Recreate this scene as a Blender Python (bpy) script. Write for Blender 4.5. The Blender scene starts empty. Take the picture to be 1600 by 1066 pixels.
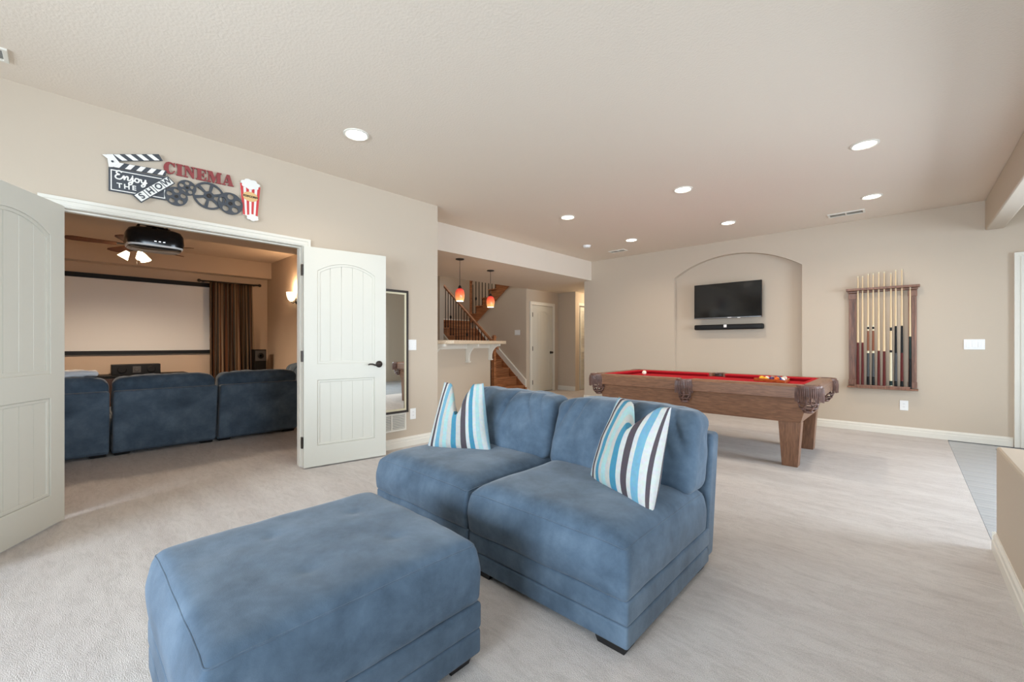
import bpy, bmesh, math, random
from mathutils import Vector, Matrix, noise
from mathutils.geometry import tessellate_polygon

random.seed(7)
sc = bpy.context.scene
C = sc.collection
PI = math.pi

# ------------------------------------------------------------------ camera
cam_d = bpy.data.cameras.new('camera')
cam = bpy.data.objects.new('camera', cam_d)
C.objects.link(cam)
cam_d.sensor_width = 36.0
cam_d.lens = 36.0 * 655.0 / 1600.0
cam_d.shift_y = 4.0 / 1600.0
cam_d.clip_start = 0.05
YAW = math.atan2(615, 655)
cam.location = (0, 0, 1.135)
cam.rotation_euler = (PI / 2, 0, YAW)
sc.camera = cam

# ------------------------------------------------------------------ world
w = bpy.data.worlds.new('world'); sc.world = w
w.use_nodes = True
bgn = w.node_tree.nodes['Background']
bgn.inputs[0].default_value = (0.80, 0.90, 1.0, 1)
bgn.inputs[1].default_value = 2.2

sc.view_settings.view_transform = 'Standard'
sc.view_settings.look = 'None'
sc.view_settings.exposure = -0.15
sc.view_settings.gamma = 1.0
sc.view_settings.use_curve_mapping = False
sc.cycles.use_denoising = True
sc.cycles.denoising_prefilter = 'ACCURATE'
sc.cycles.max_bounces = 10
sc.cycles.diffuse_bounces = 6
sc.cycles.sample_clamp_indirect = 6.0
sc.cycles.caustics_reflective = False
sc.cycles.caustics_refractive = False


def area(name, loc, direction, sx, sy, power, color):
    d = bpy.data.lights.new(name, 'AREA')
    d.shape = 'RECTANGLE'; d.size = sx; d.size_y = sy
    d.energy = power; d.color = color
    o = bpy.data.objects.new(name, d); C.objects.link(o)
    o.location = loc
    o.rotation_euler = Vector(direction).to_track_quat('-Z', 'Z').to_euler()
    return o


DAY = (0.74, 0.87, 1.0)
# daylight arriving through the windows and glazed doors on the garden side
area('daylight_patio_door', (1.85, 7.33, 1.05), (0, -1, 0), 1.6, 1.9, 110, DAY)
area('daylight_garden_window', (3.42, 4.7, 1.3), (-1, 0, 0), 2.6, 1.9, 320, DAY)
area('daylight_side_window', (3.42, 0.6, 1.45), (-1, 0, 0), 3.0, 1.7, 300, DAY)
area('daylight_rear_window', (-1.2, -3.22, 1.5), (0, 1, 0), 3.6, 1.7, 430, DAY)
area('daylight_upstairs', (-7.7, 6.2, 4.9), (0, 0, -1), 1.6, 1.6, 45, (1.0, 0.95, 0.88))

# ------------------------------------------------------------------ materials
MATS = {}


def principled(name):
    m = bpy.data.materials.new(name); m.use_nodes = True
    nt = m.node_tree
    return m, nt, nt.nodes['Principled BSDF']


def srgb(r, g, b):
    f = lambda c: ((c / 255) / 12.92 if c / 255 <= 0.04045 else (((c / 255) + 0.055) / 1.055) ** 2.4)
    return (f(r), f(g), f(b), 1)


def mat(name, col, rough=0.6, metal=0.0, spec=0.5, var=0.0, vscale=8.0, bump=0.0, bscale=60.0,
        bdist=0.01, sheen=0.0, emit=None, estr=0.0, detail=3.0, stretch=None):
    m, nt, b = principled(name)
    b.inputs['Base Color'].default_value = col
    b.inputs['Roughness'].default_value = rough
    b.inputs['Metallic'].default_value = metal
    b.inputs['Specular IOR Level'].default_value = spec
    if sheen:
        b.inputs['Sheen Weight'].default_value = sheen
        b.inputs['Sheen Roughness'].default_value = 0.45
    if emit:
        b.inputs['Emission Color'].default_value = emit
        b.inputs['Emission Strength'].default_value = estr
    tc = nt.nodes.new('ShaderNodeTexCoord')
    src = tc.outputs['Object']
    if stretch:
        mp = nt.nodes.new('ShaderNodeMapping')
        mp.inputs['Scale'].default_value = stretch
        nt.links.new(src, mp.inputs['Vector']); src = mp.outputs['Vector']
    if var:
        n = nt.nodes.new('ShaderNodeTexNoise')
        n.inputs['Scale'].default_value = vscale
        n.inputs['Detail'].default_value = detail
        r = nt.nodes.new('ShaderNodeValToRGB')
        r.color_ramp.elements[0].position = 0.3
        r.color_ramp.elements[1].position = 0.7
        r.color_ramp.elements[0].color = tuple(max(0, c * (1 - var)) for c in col[:3]) + (1,)
        r.color_ramp.elements[1].color = tuple(min(1, c * (1 + var)) for c in col[:3]) + (1,)
        nt.links.new(src, n.inputs['Vector'])
        nt.links.new(n.outputs['Fac'], r.inputs['Fac'])
        nt.links.new(r.outputs['Color'], b.inputs['Base Color'])
    if bump:
        n2 = nt.nodes.new('ShaderNodeTexNoise')
        n2.inputs['Scale'].default_value = bscale
        n2.inputs['Detail'].default_value = 4
        bp = nt.nodes.new('ShaderNodeBump')
        bp.inputs['Strength'].default_value = bump
        bp.inputs['Distance'].default_value = bdist
        nt.links.new(tc.outputs['Object'], n2.inputs['Vector'])
        nt.links.new(n2.outputs['Fac'], bp.inputs['Height'])
        nt.links.new(bp.outputs['Normal'], b.inputs['Normal'])
    MATS[name] = m
    return m


def wood(name, dark, light, axis=0, scale=6.0, rough=0.4, along=0.08):
    m, nt, b = principled(name)
    tc = nt.nodes.new('ShaderNodeTexCoord')
    mp = nt.nodes.new('ShaderNodeMapping')
    s = [1.0, 1.0, 1.0]; s[axis] = along
    mp.inputs['Scale'].default_value = s
    n = nt.nodes.new('ShaderNodeTexNoise')
    n.inputs['Scale'].default_value = scale * 6
    n.inputs['Detail'].default_value = 6
    n.inputs['Distortion'].default_value = 1.2
    r = nt.nodes.new('ShaderNodeValToRGB')
    r.color_ramp.elements[0].position = 0.32; r.color_ramp.elements[0].color = dark
    r.color_ramp.elements[1].position = 0.68; r.color_ramp.elements[1].color = light
    nt.links.new(tc.outputs['Object'], mp.inputs['Vector'])
    nt.links.new(mp.outputs['Vector'], n.inputs['Vector'])
    nt.links.new(n.outputs['Fac'], r.inputs['Fac'])
    nt.links.new(r.outputs['Color'], b.inputs['Base Color'])
    b.inputs['Roughness'].default_value = rough
    bp = nt.nodes.new('ShaderNodeBump'); bp.inputs['Strength'].default_value = 0.15
    bp.inputs['Distance'].default_value = 0.003
    nt.links.new(n.outputs['Fac'], bp.inputs['Height'])
    nt.links.new(bp.outputs['Normal'], b.inputs['Normal'])
    return m


def stripes(name, bands, axis=0, lo=-0.25, hi=0.25, rough=0.8, wobble=0.0):
    """bands: list of (position 0..1, colour): woven stripes across one object axis"""
    m, nt, b = principled(name)
    tc = nt.nodes.new('ShaderNodeTexCoord')
    sp = nt.nodes.new('ShaderNodeSeparateXYZ')
    nt.links.new(tc.outputs['UV'], sp.inputs[0])
    r = nt.nodes.new('ShaderNodeValToRGB')
    r.color_ramp.interpolation = 'CONSTANT'
    e = r.color_ramp.elements
    e[0].position = bands[0][0]; e[0].color = bands[0][1]
    e[1].position = bands[1][0]; e[1].color = bands[1][1]
    for p, c in bands[2:]:
        k = e.new(p); k.color = c
    nt.links.new(sp.outputs[0], r.inputs['Fac'])
    n = nt.nodes.new('ShaderNodeTexNoise'); n.inputs['Scale'].default_value = 60
    n.inputs['Detail'].default_value = 5
    mx = nt.nodes.new('ShaderNodeMix'); mx.data_type = 'RGBA'; mx.blend_type = 'MULTIPLY'
    mx.inputs['Factor'].default_value = 0.35
    nt.links.new(tc.outputs['Object'], n.inputs['Vector'])
    nt.links.new(r.outputs['Color'], mx.inputs[6])
    nt.links.new(n.outputs['Color'], mx.inputs[7])
    nt.links.new(mx.outputs[2], b.inputs['Base Color'])
    n2 = nt.nodes.new('ShaderNodeTexNoise'); n2.inputs['Scale'].default_value = 500
    bp = nt.nodes.new('ShaderNodeBump'); bp.inputs['Strength'].default_value = 0.25
    bp.inputs['Distance'].default_value = 0.002
    nt.links.new(tc.outputs['Object'], n2.inputs['Vector'])
    nt.links.new(n2.outputs['Fac'], bp.inputs['Height'])
    nt.links.new(bp.outputs['Normal'], b.inputs['Normal'])
    b.inputs['Roughness'].default_value = rough
    return m


WALL = srgb(198, 184, 166)
M_wall = mat('wall_paint', WALL, 0.75, bump=0.12, bscale=90, bdist=0.004, spec=0.3)
M_ceil = mat('ceiling_paint', srgb(227, 215, 200), 0.8, bump=0.35, bscale=70, bdist=0.006, spec=0.2)
M_theater = mat('theater_paint', srgb(196, 178, 160), 0.8, bump=0.1, bscale=90, bdist=0.004, spec=0.2)
M_white = mat('white_trim', srgb(226, 222, 211), 0.4, spec=0.45)
M_door = mat('white_door_paint', srgb(209, 207, 196), 0.42, spec=0.45)
M_plastic = mat('white_plastic', srgb(240, 240, 238), 0.35)
M_slot = mat('grey_plastic', srgb(150, 150, 150), 0.5)
M_black = mat('black_plastic', srgb(14, 14, 15), 0.5, spec=.3)
M_blackm = mat('black_satin_metal', srgb(30, 28, 27), 0.35, metal=0.6)
M_bronze = mat('dark_bronze', srgb(66, 60, 56), 0.35, metal=0.8)
M_grey = mat('grey_metal', srgb(120, 120, 120), 0.35, metal=0.8)


def suede():
    m, nt, b = principled('blue_microsuede')
    tc = nt.nodes.new('ShaderNodeTexCoord')
    n1 = nt.nodes.new('ShaderNodeTexNoise'); n1.inputs['Scale'].default_value = 3.8
    n1.inputs['Detail'].default_value = 9; n1.inputs['Roughness'].default_value = 0.66; n1.inputs['Distortion'].default_value = 0.15
    r = nt.nodes.new('ShaderNodeValToRGB'); e = r.color_ramp.elements
    e[0].position = 0.28; e[0].color = srgb(60, 74, 88)
    e[1].position = 0.76; e[1].color = srgb(108, 126, 143)
    k = e.new(0.5); k.color = srgb(83, 100, 117)
    n2 = nt.nodes.new('ShaderNodeTexNoise'); n2.inputs['Scale'].default_value = 330; n2.inputs['Detail'].default_value = 3
    bp = nt.nodes.new('ShaderNodeBump'); bp.inputs['Strength'].default_value = 0.35; bp.inputs['Distance'].default_value = 0.002
    nt.links.new(tc.outputs['Object'], n1.inputs['Vector']); nt.links.new(tc.outputs['Object'], n2.inputs['Vector'])
    nt.links.new(n1.outputs['Fac'], r.inputs['Fac']); nt.links.new(r.outputs['Color'], b.inputs['Base Color'])
    nt.links.new(n2.outputs['Fac'], bp.inputs['Height']); nt.links.new(bp.outputs['Normal'], b.inputs['Normal'])
    b.inputs['Roughness'].default_value = 0.95; b.inputs['Specular IOR Level'].default_value = 0.08
    b.inputs['Sheen Weight'].default_value = 0.25; b.inputs['Sheen Roughness'].default_value = 0.4
    return m


M_fabric = suede()
M_iron = mat('black_iron', srgb(30, 27, 26), .55, spec=.3)
M_legblack = mat('black_leg', srgb(22, 20, 20), 0.5)
M_cloth = mat('red_felt', srgb(176, 34, 44), 0.95, spec=0.1, bump=0.1, bscale=600, bdist=0.001)
M_oak = wood('oak_table', srgb(110, 76, 56), srgb(150, 108, 80), 0, 16, 0.38)
M_oakv = wood('oak_table_leg', srgb(110, 76, 56), srgb(150, 108, 80), 2, 16, 0.38)
M_oaky = wood('oak_table_end', srgb(104, 72, 54), srgb(146, 108, 84), 1, 9, 0.38)
M_rackwood = wood('rack_wood', srgb(100, 66, 48), srgb(148, 102, 76), 2, 8, 0.4)
M_stairwood = wood('stair_wood', srgb(134, 82, 48), srgb(186, 126, 82), 1, 4, 0.35)
M_stairwoodx = wood('stair_wood_long', srgb(130, 80, 46), srgb(182, 122, 80), 0, 4, 0.35)
M_leather = mat('brown_leather', srgb(112, 82, 72), 0.35, var=0.2, vscale=30, bump=0.2, bscale=150, bdist=0.002)
M_granite = mat('beige_granite', srgb(214, 194, 168), 0.25, var=0.25, vscale=120)
M_rackorange = wood('triangle_wood', srgb(150, 70, 26), srgb(196, 104, 50), 0, 6, 0.35)
M_cream = mat('cream_ball', srgb(244, 236, 214), 0.15)


def carpet_material():
    m, nt, b = principled('beige_carpet')
    tc = nt.nodes.new('ShaderNodeTexCoord')
    mp = nt.nodes.new('ShaderNodeMapping'); mp.inputs['Scale'].default_value = (0.5, 2.6, 1)
    mp.inputs['Rotation'].default_value = (0, 0, 0.25)
    big = nt.nodes.new('ShaderNodeTexNoise'); big.inputs['Scale'].default_value = 1.6
    big.inputs['Detail'].default_value = 4; big.inputs['Distortion'].default_value = 0.8
    fine = nt.nodes.new('ShaderNodeTexNoise'); fine.inputs['Scale'].default_value = 240
    fine.inputs['Detail'].default_value = 4
    r1 = nt.nodes.new('ShaderNodeValToRGB')
    r1.color_ramp.elements[0].position = 0.3; r1.color_ramp.elements[0].color = srgb(210, 202, 197)
    r1.color_ramp.elements[1].position = 0.7; r1.color_ramp.elements[1].color = srgb(224, 218, 213)
    r2 = nt.nodes.new('ShaderNodeValToRGB')
    r2.color_ramp.elements[0].position = 0.3; r2.color_ramp.elements[0].color = (0.74, 0.74, 0.74, 1)
    r2.color_ramp.elements[1].position = 0.65; r2.color_ramp.elements[1].color = (1, 1, 1, 1)
    mx = nt.nodes.new('ShaderNodeMix'); mx.data_type = 'RGBA'; mx.blend_type = 'MULTIPLY'
    mx.inputs['Factor'].default_value = 0.8
    nt.links.new(tc.outputs['Object'], mp.inputs['Vector'])
    nt.links.new(mp.outputs['Vector'], big.inputs['Vector'])
    nt.links.new(tc.outputs['Object'], fine.inputs['Vector'])
    nt.links.new(big.outputs['Fac'], r1.inputs['Fac'])
    nt.links.new(fine.outputs['Fac'], r2.inputs['Fac'])
    nt.links.new(r1.outputs['Color'], mx.inputs[6]); nt.links.new(r2.outputs['Color'], mx.inputs[7])
    mp2 = nt.nodes.new('ShaderNodeMapping'); mp2.inputs['Scale'].default_value = (3.2, 11.0, 1); mp2.inputs['Rotation'].default_value = (0, 0, -0.35)
    brush = nt.nodes.new('ShaderNodeTexNoise'); brush.inputs['Scale'].default_value = 2.0
    brush.inputs['Detail'].default_value = 6; brush.inputs['Roughness'].default_value = 0.7; brush.inputs['Distortion'].default_value = 1.4
    r3 = nt.nodes.new('ShaderNodeValToRGB')
    r3.color_ramp.elements[0].position = 0.34; r3.color_ramp.elements[0].color = (0.80, 0.79, 0.78, 1)
    r3.color_ramp.elements[1].position = 0.56; r3.color_ramp.elements[1].color = (1, 1, 1, 1)
    mx2 = nt.nodes.new('ShaderNodeMix'); mx2.data_type = 'RGBA'; mx2.blend_type = 'MULTIPLY'
    mx2.inputs['Factor'].default_value = 0.75
    nt.links.new(tc.outputs['Object'], mp2.inputs['Vector']); nt.links.new(mp2.outputs['Vector'], brush.inputs['Vector'])
    nt.links.new(brush.outputs['Fac'], r3.inputs['Fac'])
    nt.links.new(mx.outputs[2], mx2.inputs[6]); nt.links.new(r3.outputs['Color'], mx2.inputs[7])
    nt.links.new(mx2.outputs[2], b.inputs['Base Color'])
    bp = nt.nodes.new('ShaderNodeBump'); bp.inputs['Strength'].default_value = 0.7
    bp.inputs['Distance'].default_value = 0.01
    nt.links.new(fine.outputs['Fac'], bp.inputs['Height'])
    nt.links.new(bp.outputs['Normal'], b.inputs['Normal'])
    b.inputs['Roughness'].default_value = 1.0
    b.inputs['Specular IOR Level'].default_value = 0.05
    b.inputs['Sheen Weight'].default_value = 0.2
    return m


M_carpet = carpet_material()
M_tile = wood('grey_wood_tile', srgb(158, 163, 168), srgb(184, 187, 190), 0, 3, 0.25, 0.06)
M_grout = mat('tile_grout', srgb(110, 110, 108), 0.8)


def glass_material():
    m = bpy.data.materials.new('window_glass'); m.use_nodes = True
    nt = m.node_tree; nt.nodes.clear()
    out = nt.nodes.new('ShaderNodeOutputMaterial')
    mx = nt.nodes.new('ShaderNodeMixShader')
    fr = nt.nodes.new('ShaderNodeFresnel'); fr.inputs[0].default_value = 1.45
    tr = nt.nodes.new('ShaderNodeBsdfTransparent')
    gl = nt.nodes.new('ShaderNodeBsdfGlossy'); gl.inputs['Roughness'].default_value = 0.02
    nt.links.new(fr.outputs[0], mx.inputs[0]); nt.links.new(tr.outputs[0], mx.inputs[1])
    nt.links.new(gl.outputs[0], mx.inputs[2]); nt.links.new(mx.outputs[0], out.inputs[0])
    return m


M_glass = glass_material()
M_mirror = mat('mirror_glass', (0.86, 0.88, 0.86, 1), 0.01, metal=1.0)
M_screen = mat('tv_screen', srgb(14, 14, 15), 0.09, spec=0.6)


# ------------------------------------------------------------------ geometry helpers
class MB:
    def __init__(self):
        self.bm = bmesh.new()

    def quadbox(self, pts):
        v = [self.bm.verts.new(p) for p in pts]
        for f in ((0, 1, 2, 3), (7, 6, 5, 4), (0, 4, 5, 1), (1, 5, 6, 2), (2, 6, 7, 3), (3, 7, 4, 0)):
            self.bm.faces.new([v[i] for i in f])
        return self

    def box(self, x0, x1, y0, y1, z0, z1):
        return self.quadbox([(x0, y0, z0), (x1, y0, z0), (x1, y1, z0), (x0, y1, z0),
                             (x0, y0, z1), (x1, y0, z1), (x1, y1, z1), (x0, y1, z1)])

    def plate(self, outer, holes, a, b, axis):
        """2-D outline (with holes) extruded between a and b along axis (0 x, 1 y, 2 z)"""
        loops = [list(outer)] + [list(h) for h in holes]
        flat = [p for l in loops for p in l]
        tris = tessellate_polygon([[Vector((p[0], p[1], 0)) for p in l] for l in loops])

        def P(p, t):
            return {0: (t, p[0], p[1]), 1: (p[0], t, p[1]), 2: (p[0], p[1], t)}[axis]
        va = [self.bm.verts.new(P(p, a)) for p in flat]
        vb = [self.bm.verts.new(P(p, b)) for p in flat]
        for t in tris:
            try:
                self.bm.faces.new([va[i] for i in t]); self.bm.faces.new([vb[i] for i in reversed(t)])
            except ValueError:
                pass
        k = 0
        for l in loops:
            n = len(l)
            for i in range(n):
                j = (i + 1) % n
                self.bm.faces.new([va[k + i], va[k + j], vb[k + j], vb[k + i]])
            k += n
        return self

    def tube(self, pts, r, seg=10, cap=True, closed=False):
        pts = [Vector(p) for p in pts]
        rr = r if isinstance(r, (list, tuple)) else [r] * len(pts)
        rings = []
        n = len(pts)
        ref = None
        for i, p in enumerate(pts):
            if closed:
                t = pts[(i + 1) % n] - pts[i - 1]
            else:
                t = pts[min(i + 1, n - 1)] - pts[max(i - 1, 0)]
            t.normalize()
            if ref is None:
                ref = Vector((0, 0, 1)) if abs(t.z) < 0.9 else Vector((1, 0, 0))
            u = t.cross(ref)
            if u.length < 1e-4:
                u = t.orthogonal()
            u.normalize(); v = t.cross(u)
            ref = -v if False else ref
            rings.append([self.bm.verts.new(p + rr[i] * (math.cos(2 * PI * k / seg) * u + math.sin(2 * PI * k / seg) * v))
                          for k in range(seg)])
        m = n if closed else n - 1
        for i in range(m):
            A, B = rings[i], rings[(i + 1) % n]
            for k in range(seg):
                self.bm.faces.new([A[k], A[(k + 1) % seg], B[(k + 1) % seg], B[k]])
        if cap and not closed:
            self.bm.faces.new(rings[0][::-1]); self.bm.faces.new(rings[-1])
        return self

    def lathe(self, prof, seg=24, c=(0, 0, 0), axis=2, closed=False):
        rings = []
        for r, h in prof:
            ring = []
            for k in range(seg):
                a = 2 * PI * k / seg
                p = {2: (r * math.cos(a), r * math.sin(a), h), 0: (h, r * math.cos(a), r * math.sin(a)),
                     1: (r * math.sin(a), h, r * math.cos(a))}[axis]
                ring.append(self.bm.verts.new((p[0] + c[0], p[1] + c[1], p[2] + c[2])))
            rings.append(ring)
        for i in range(len(rings) - 1):
            A, B = rings[i], rings[i + 1]
            for k in range(seg):
                self.bm.faces.new([A[k], A[(k + 1) % seg], B[(k + 1) % seg], B[k]])
        if closed:
            A, B = rings[-1], rings[0]
            for k in range(seg):
                self.bm.faces.new([A[k], A[(k + 1) % seg], B[(k + 1) % seg], B[k]])
        else:
            self.bm.faces.new(rings[0][::-1]); self.bm.faces.new(rings[-1])
        return self

    def ball(self, c, r, u=20, v=12):
        bmesh.ops.create_uvsphere(self.bm, u_segments=u, v_segments=v, radius=r,
                                  matrix=Matrix.Translation(c))
        return self

    def mesh(self, name, smooth=False, weld=False):
        if weld:
            bmesh.ops.remove_doubles(self.bm, verts=self.bm.verts, dist=1e-5)
        bmesh.ops.recalc_face_normals(self.bm, faces=self.bm.faces)
        me = bpy.data.meshes.new(name)
        self.bm.to_mesh(me); self.bm.free()
        if smooth:
            for p in me.polygons:
                p.use_smooth = True
        return me

    def build(self, name, m, parent=None, smooth=False, bevel=0.0, seg=2, weld=False, label=None):
        return link(name, self.mesh(name, smooth, weld), m, parent, bevel, seg, label)


def link(name, me, m, parent=None, bevel=0.0, seg=2, label=None):
    o = bpy.data.objects.new(name, me)
    C.objects.link(o)
    if m is not None and not me.materials:
        me.materials.append(m)
    if parent is not None:
        o.parent = parent
    if bevel:
        b = o.modifiers.new('bevel', 'BEVEL'); b.width = bevel; b.segments = seg
        b.limit_method = 'ANGLE'; b.angle_limit = math.radians(40)
    if label:
        o['label'] = label
    return o


def smooth_angle(o, deg=40):
    me = o.data
    for p in me.polygons:
        p.use_smooth = True
    try:
        me.set_sharp_from_angle(angle=math.radians(deg))
    except Exception:
        pass
    return o


def tag(o, label, cat, group=None, kind=None):
    o['label'] = label; o['category'] = cat
    if group: o['group'] = group
    if kind: o['kind'] = kind
    return o


def thing(name, label, cat, loc=(0, 0, 0), rotz=0.0, group=None, kind=None):
    o = bpy.data.objects.new(name, None); C.objects.link(o)
    o.empty_display_size = 0.1
    o.location = loc; o.rotation_euler = (0, 0, rotz)
    return tag(o, label, cat, group, kind)


def struct(name, mb, m, label, cat, bevel=0.0):
    o = mb.build(name, m, bevel=bevel)
    return tag(o, label, cat, kind='structure')


def copy_tree(o, parent=None):
    c = o.copy(); C.objects.link(c); c.parent = parent
    for ch in list(o.children):
        copy_tree(ch, c)
    return c


def circle(cx, cy, r, n=24, a0=0.0, a1=2 * PI):
    return [(cx + r * math.cos(a0 + (a1 - a0) * k / n), cy + r * math.sin(a0 + (a1 - a0) * k / n)) for k in range(n)]


def grid_lines(h, r, n, k=4):
    """positions along one axis, denser in the rounded zone"""
    out = []
    for i in range(k):
        out.append(-h + r * (1 - math.cos(PI / 2 * i / k)))
    m = max(1, n)
    for i in range(m + 1):
        out.append(-(h - r) + 2 * (h - r) * i / m)
    for i in range(k - 1, -1, -1):
        out.append(h - r * (1 - math.cos(PI / 2 * i / k)))
    return out


def softbox(name, m, parent, c, size, r, n=12, fn=None, label=None):
    """rounded upholstered block; fn(p, hx, hy, hz) moves each point"""
    hx, hy, hz = size[0] / 2, size[1] / 2, size[2] / 2
    r = min(r, hx * .98, hy * .98, hz * .98)
    gx, gy, gz = (grid_lines(hx, r, n), grid_lines(hy, r, n), grid_lines(hz, r, max(4, n // 2)))
    bm = bmesh.new()
    cache = {}

    def V(x, y, z):
        key = (round(x, 6), round(y, 6), round(z, 6))
        if key in cache:
            return cache[key]
        p = Vector((x, y, z))
        q = Vector((max(-(hx - r), min(hx - r, x)), max(-(hy - r), min(hy - r, y)), max(-(hz - r), min(hz - r, z))))
        d = p - q
        if d.length > 1e-9:
            p = q + d.normalized() * r
        if fn:
            p = fn(p, hx, hy, hz)
        v = bm.verts.new((p.x + c[0], p.y + c[1], p.z + c[2]))
        cache[key] = v
        return v

    def face(G1, G2, mk):
        for i in range(len(G1) - 1):
            for j in range(len(G2) - 1):
                vs = [mk(G1[i], G2[j]), mk(G1[i + 1], G2[j]), mk(G1[i + 1], G2[j + 1]), mk(G1[i], G2[j + 1])]
                if len(set(vs)) == 4:
                    try:
                        bm.faces.new(vs)
                    except ValueError:
                        pass
    for s in (-1, 1):
        face(gx, gy, lambda a, b: V(a, b, s * hz))
        face(gx, gz, lambda a, b: V(a, s * hy, b))
        face(gy, gz, lambda a, b: V(s * hx, a, b))
    bmesh.ops.recalc_face_normals(bm, faces=bm.faces)
    me = bpy.data.meshes.new(name); bm.to_mesh(me); bm.free()
    for p in me.polygons:
        p.use_smooth = True
    return link(name, me, m, parent, label=label)


def text_mesh(s, size, extrude=0.001, offset=0.0, shear=0.0):
    cu = bpy.data.curves.new('text', 'FONT')
    cu.body = s; cu.size = size; cu.extrude = extrude; cu.offset = offset; cu.shear = shear
    cu.align_x = 'CENTER'; cu.align_y = 'CENTER'
    ob = bpy.data.objects.new('text', cu)
    C.objects.link(ob)
    bpy.context.view_layer.update()
    dg = bpy.context.evaluated_depsgraph_get()
    me = bpy.data.meshes.new_from_object(ob.evaluated_get(dg))
    C.objects.unlink(ob); bpy.data.objects.remove(ob); bpy.data.curves.remove(cu)
    me.materials.clear()
    return me


# ================================================================== STRUCTURE
LW = -4.02      # main-room face of the left wall
BW = 7.12       # main-room face of the back wall
H = 2.755       # main ceiling
LH = 2.38       # low ceiling over bar and hall

struct('floor', MB().box(-9.8, 0.36, -3.2, 10.2, -0.1, 0.0), M_carpet, 'beige cut pile carpet covering the large room', 'floor')
sub = struct('floor_tile', MB().box(0.36, 3.4, -3.2, 7.4, -0.1, -0.02), M_grout,
             'grey wood-look tile floor by the patio door', 'floor')
plank_mesh = {}
row = 0
y = 7.11
while y > -3.0:
    y0 = y - 0.196
    x = 0.362
    first = [0.9, 0.35, 0.62][row % 3]
    while x < 3.18:
        L = min(first, 3.19 - x); first = 0.9
        key = round(L, 3)
        if y0 > 2.9 or x > 2.0 or True:
            if key not in plank_mesh:
                plank_mesh[key] = MB().box(0.002, L - 0.002, 0.002, 0.194, 0, 0.014).mesh('plank')
                plank_mesh[key].materials.append(M_tile)
            o = link('plank', plank_mesh[key], None, sub)
            o.location = (x, y0, -0.0205)
        x += L
    y = y0; row += 1

struct('ceiling', MB().box(-4.60, 3.4, -3.2, 7.3, H, H + 0.1), M_ceil, 'textured beige ceiling of the large room', 'ceiling')
struct('ceiling_hall', MB().box(-6.27, -4.53, 3.0, 10.2, LH, H), M_ceil, 'lowered beige ceiling over the bar and hallway', 'ceiling')

# left wall with the double-door opening
struct('wall_left', MB().plate([(-3.2, 0), (-0.075, 0), (-0.075, 2.045), (1.503, 2.045), (1.503, 0), (3.0, 0), (3.0, H), (-3.2, H)], [],
                               LW - 0.13, LW, 0), M_wall, 'beige wall with a double-door opening to the theater room', 'wall')
struct('wall_theater_right', MB().box(-9.75, LW - 0.13, 2.85, 2.93, 0, H), M_theater, 'tan side wall of the theater room with a sconce', 'wall')
struct('wall_bar_back', MB().box(-9.35, LW - 0.13, 2.93, 3.0, 0, H), M_wall, 'beige wall behind the bar', 'wall')
struct('wall_theater_left', MB().box(-9.75, LW - 0.13, -2.75, -2.6, 0, H), M_theater, 'tan far side wall of the theater room', 'wall')
struct('wall_theater_screen', MB().box(-9.75, -9.6, -2.6, 2.85, 0, H), M_theater, 'tan end wall behind the projector screen', 'wall')
struct('ceiling_theater', MB().box(-9.75, LW - 0.13, -2.75, 2.9, H, H + 0.1), M_theater, 'tan raised ceiling of the theater room', 'ceiling')
struct('trim_soffit_theater', MB().box(-9.6, -9.35, -2.6, 2.85, 2.44, H), M_theater, 'tan boxed soffit above the projector screen', 'soffit')
struct('trim_soffit_entry', MB().box(-6.56, LW - 0.13, -2.6, 2.85, 2.45, H), M_theater, 'lowered tan soffit just inside the theater doorway', 'soffit')

# back wall with the arched niche and the patio-door opening
AC, AW, SP, RISE = -1.975, 0.907, 2.25, 0.288
Rr = (AW * AW + RISE * RISE) / (2 * RISE)
arch = []
th = math.asin(AW / Rr)
for k in range(25):
    a = -th + 2 * th * k / 24
    arch.append((AC + Rr * math.sin(a), SP + RISE - Rr + Rr * math.cos(a)))
outl = [(-4.70, 0), (AC - AW, 0)] + arch + [(AC + AW, 0), (0.96, 0), (0.96, 2.04), (2.76, 2.04), (2.76, 0), (3.35, 0), (3.35, H), (-4.70, H)]
struct('wall_back', MB().plate(outl, [], BW, BW + 0.15, 1), M_wall, 'beige back wall with an arched niche', 'wall', bevel=0.006)
struct('wall_niche', MB().box(AC - AW - 0.05, AC + AW + 0.05, BW + 0.09, BW + 0.14, 0, SP + RISE + 0.05), M_wall,
       'recessed back of the arched niche behind the television', 'wall')

# right and rear walls with windows (out of the frame, they let the daylight in)
struct('wall_right', MB().plate([(-3.2, 0), (7.27, 0), (7.27, H), (-3.2, H)],
                                [[(3.4, 0.35), (6.0, 0.35), (6.0, 2.25), (3.4, 2.25)],
                                 [(-0.9, 0.6), (2.1, 0.6), (2.1, 2.3), (-0.9, 2.3)]], 3.2, 3.35, 0), M_wall,
       'beige wall with garden windows beyond the tile strip', 'wall')
struct('wall_rear', MB().plate([(-4.15, 0), (3.35, 0), (3.35, H), (-4.15, H)],
                               [[(-3.0, 0.65), (0.6, 0.65), (0.6, 2.35), (-3.0, 2.35)]], -3.15, -3.0, 1), M_wall,
       'beige rear wall with a wide window', 'wall')


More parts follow.
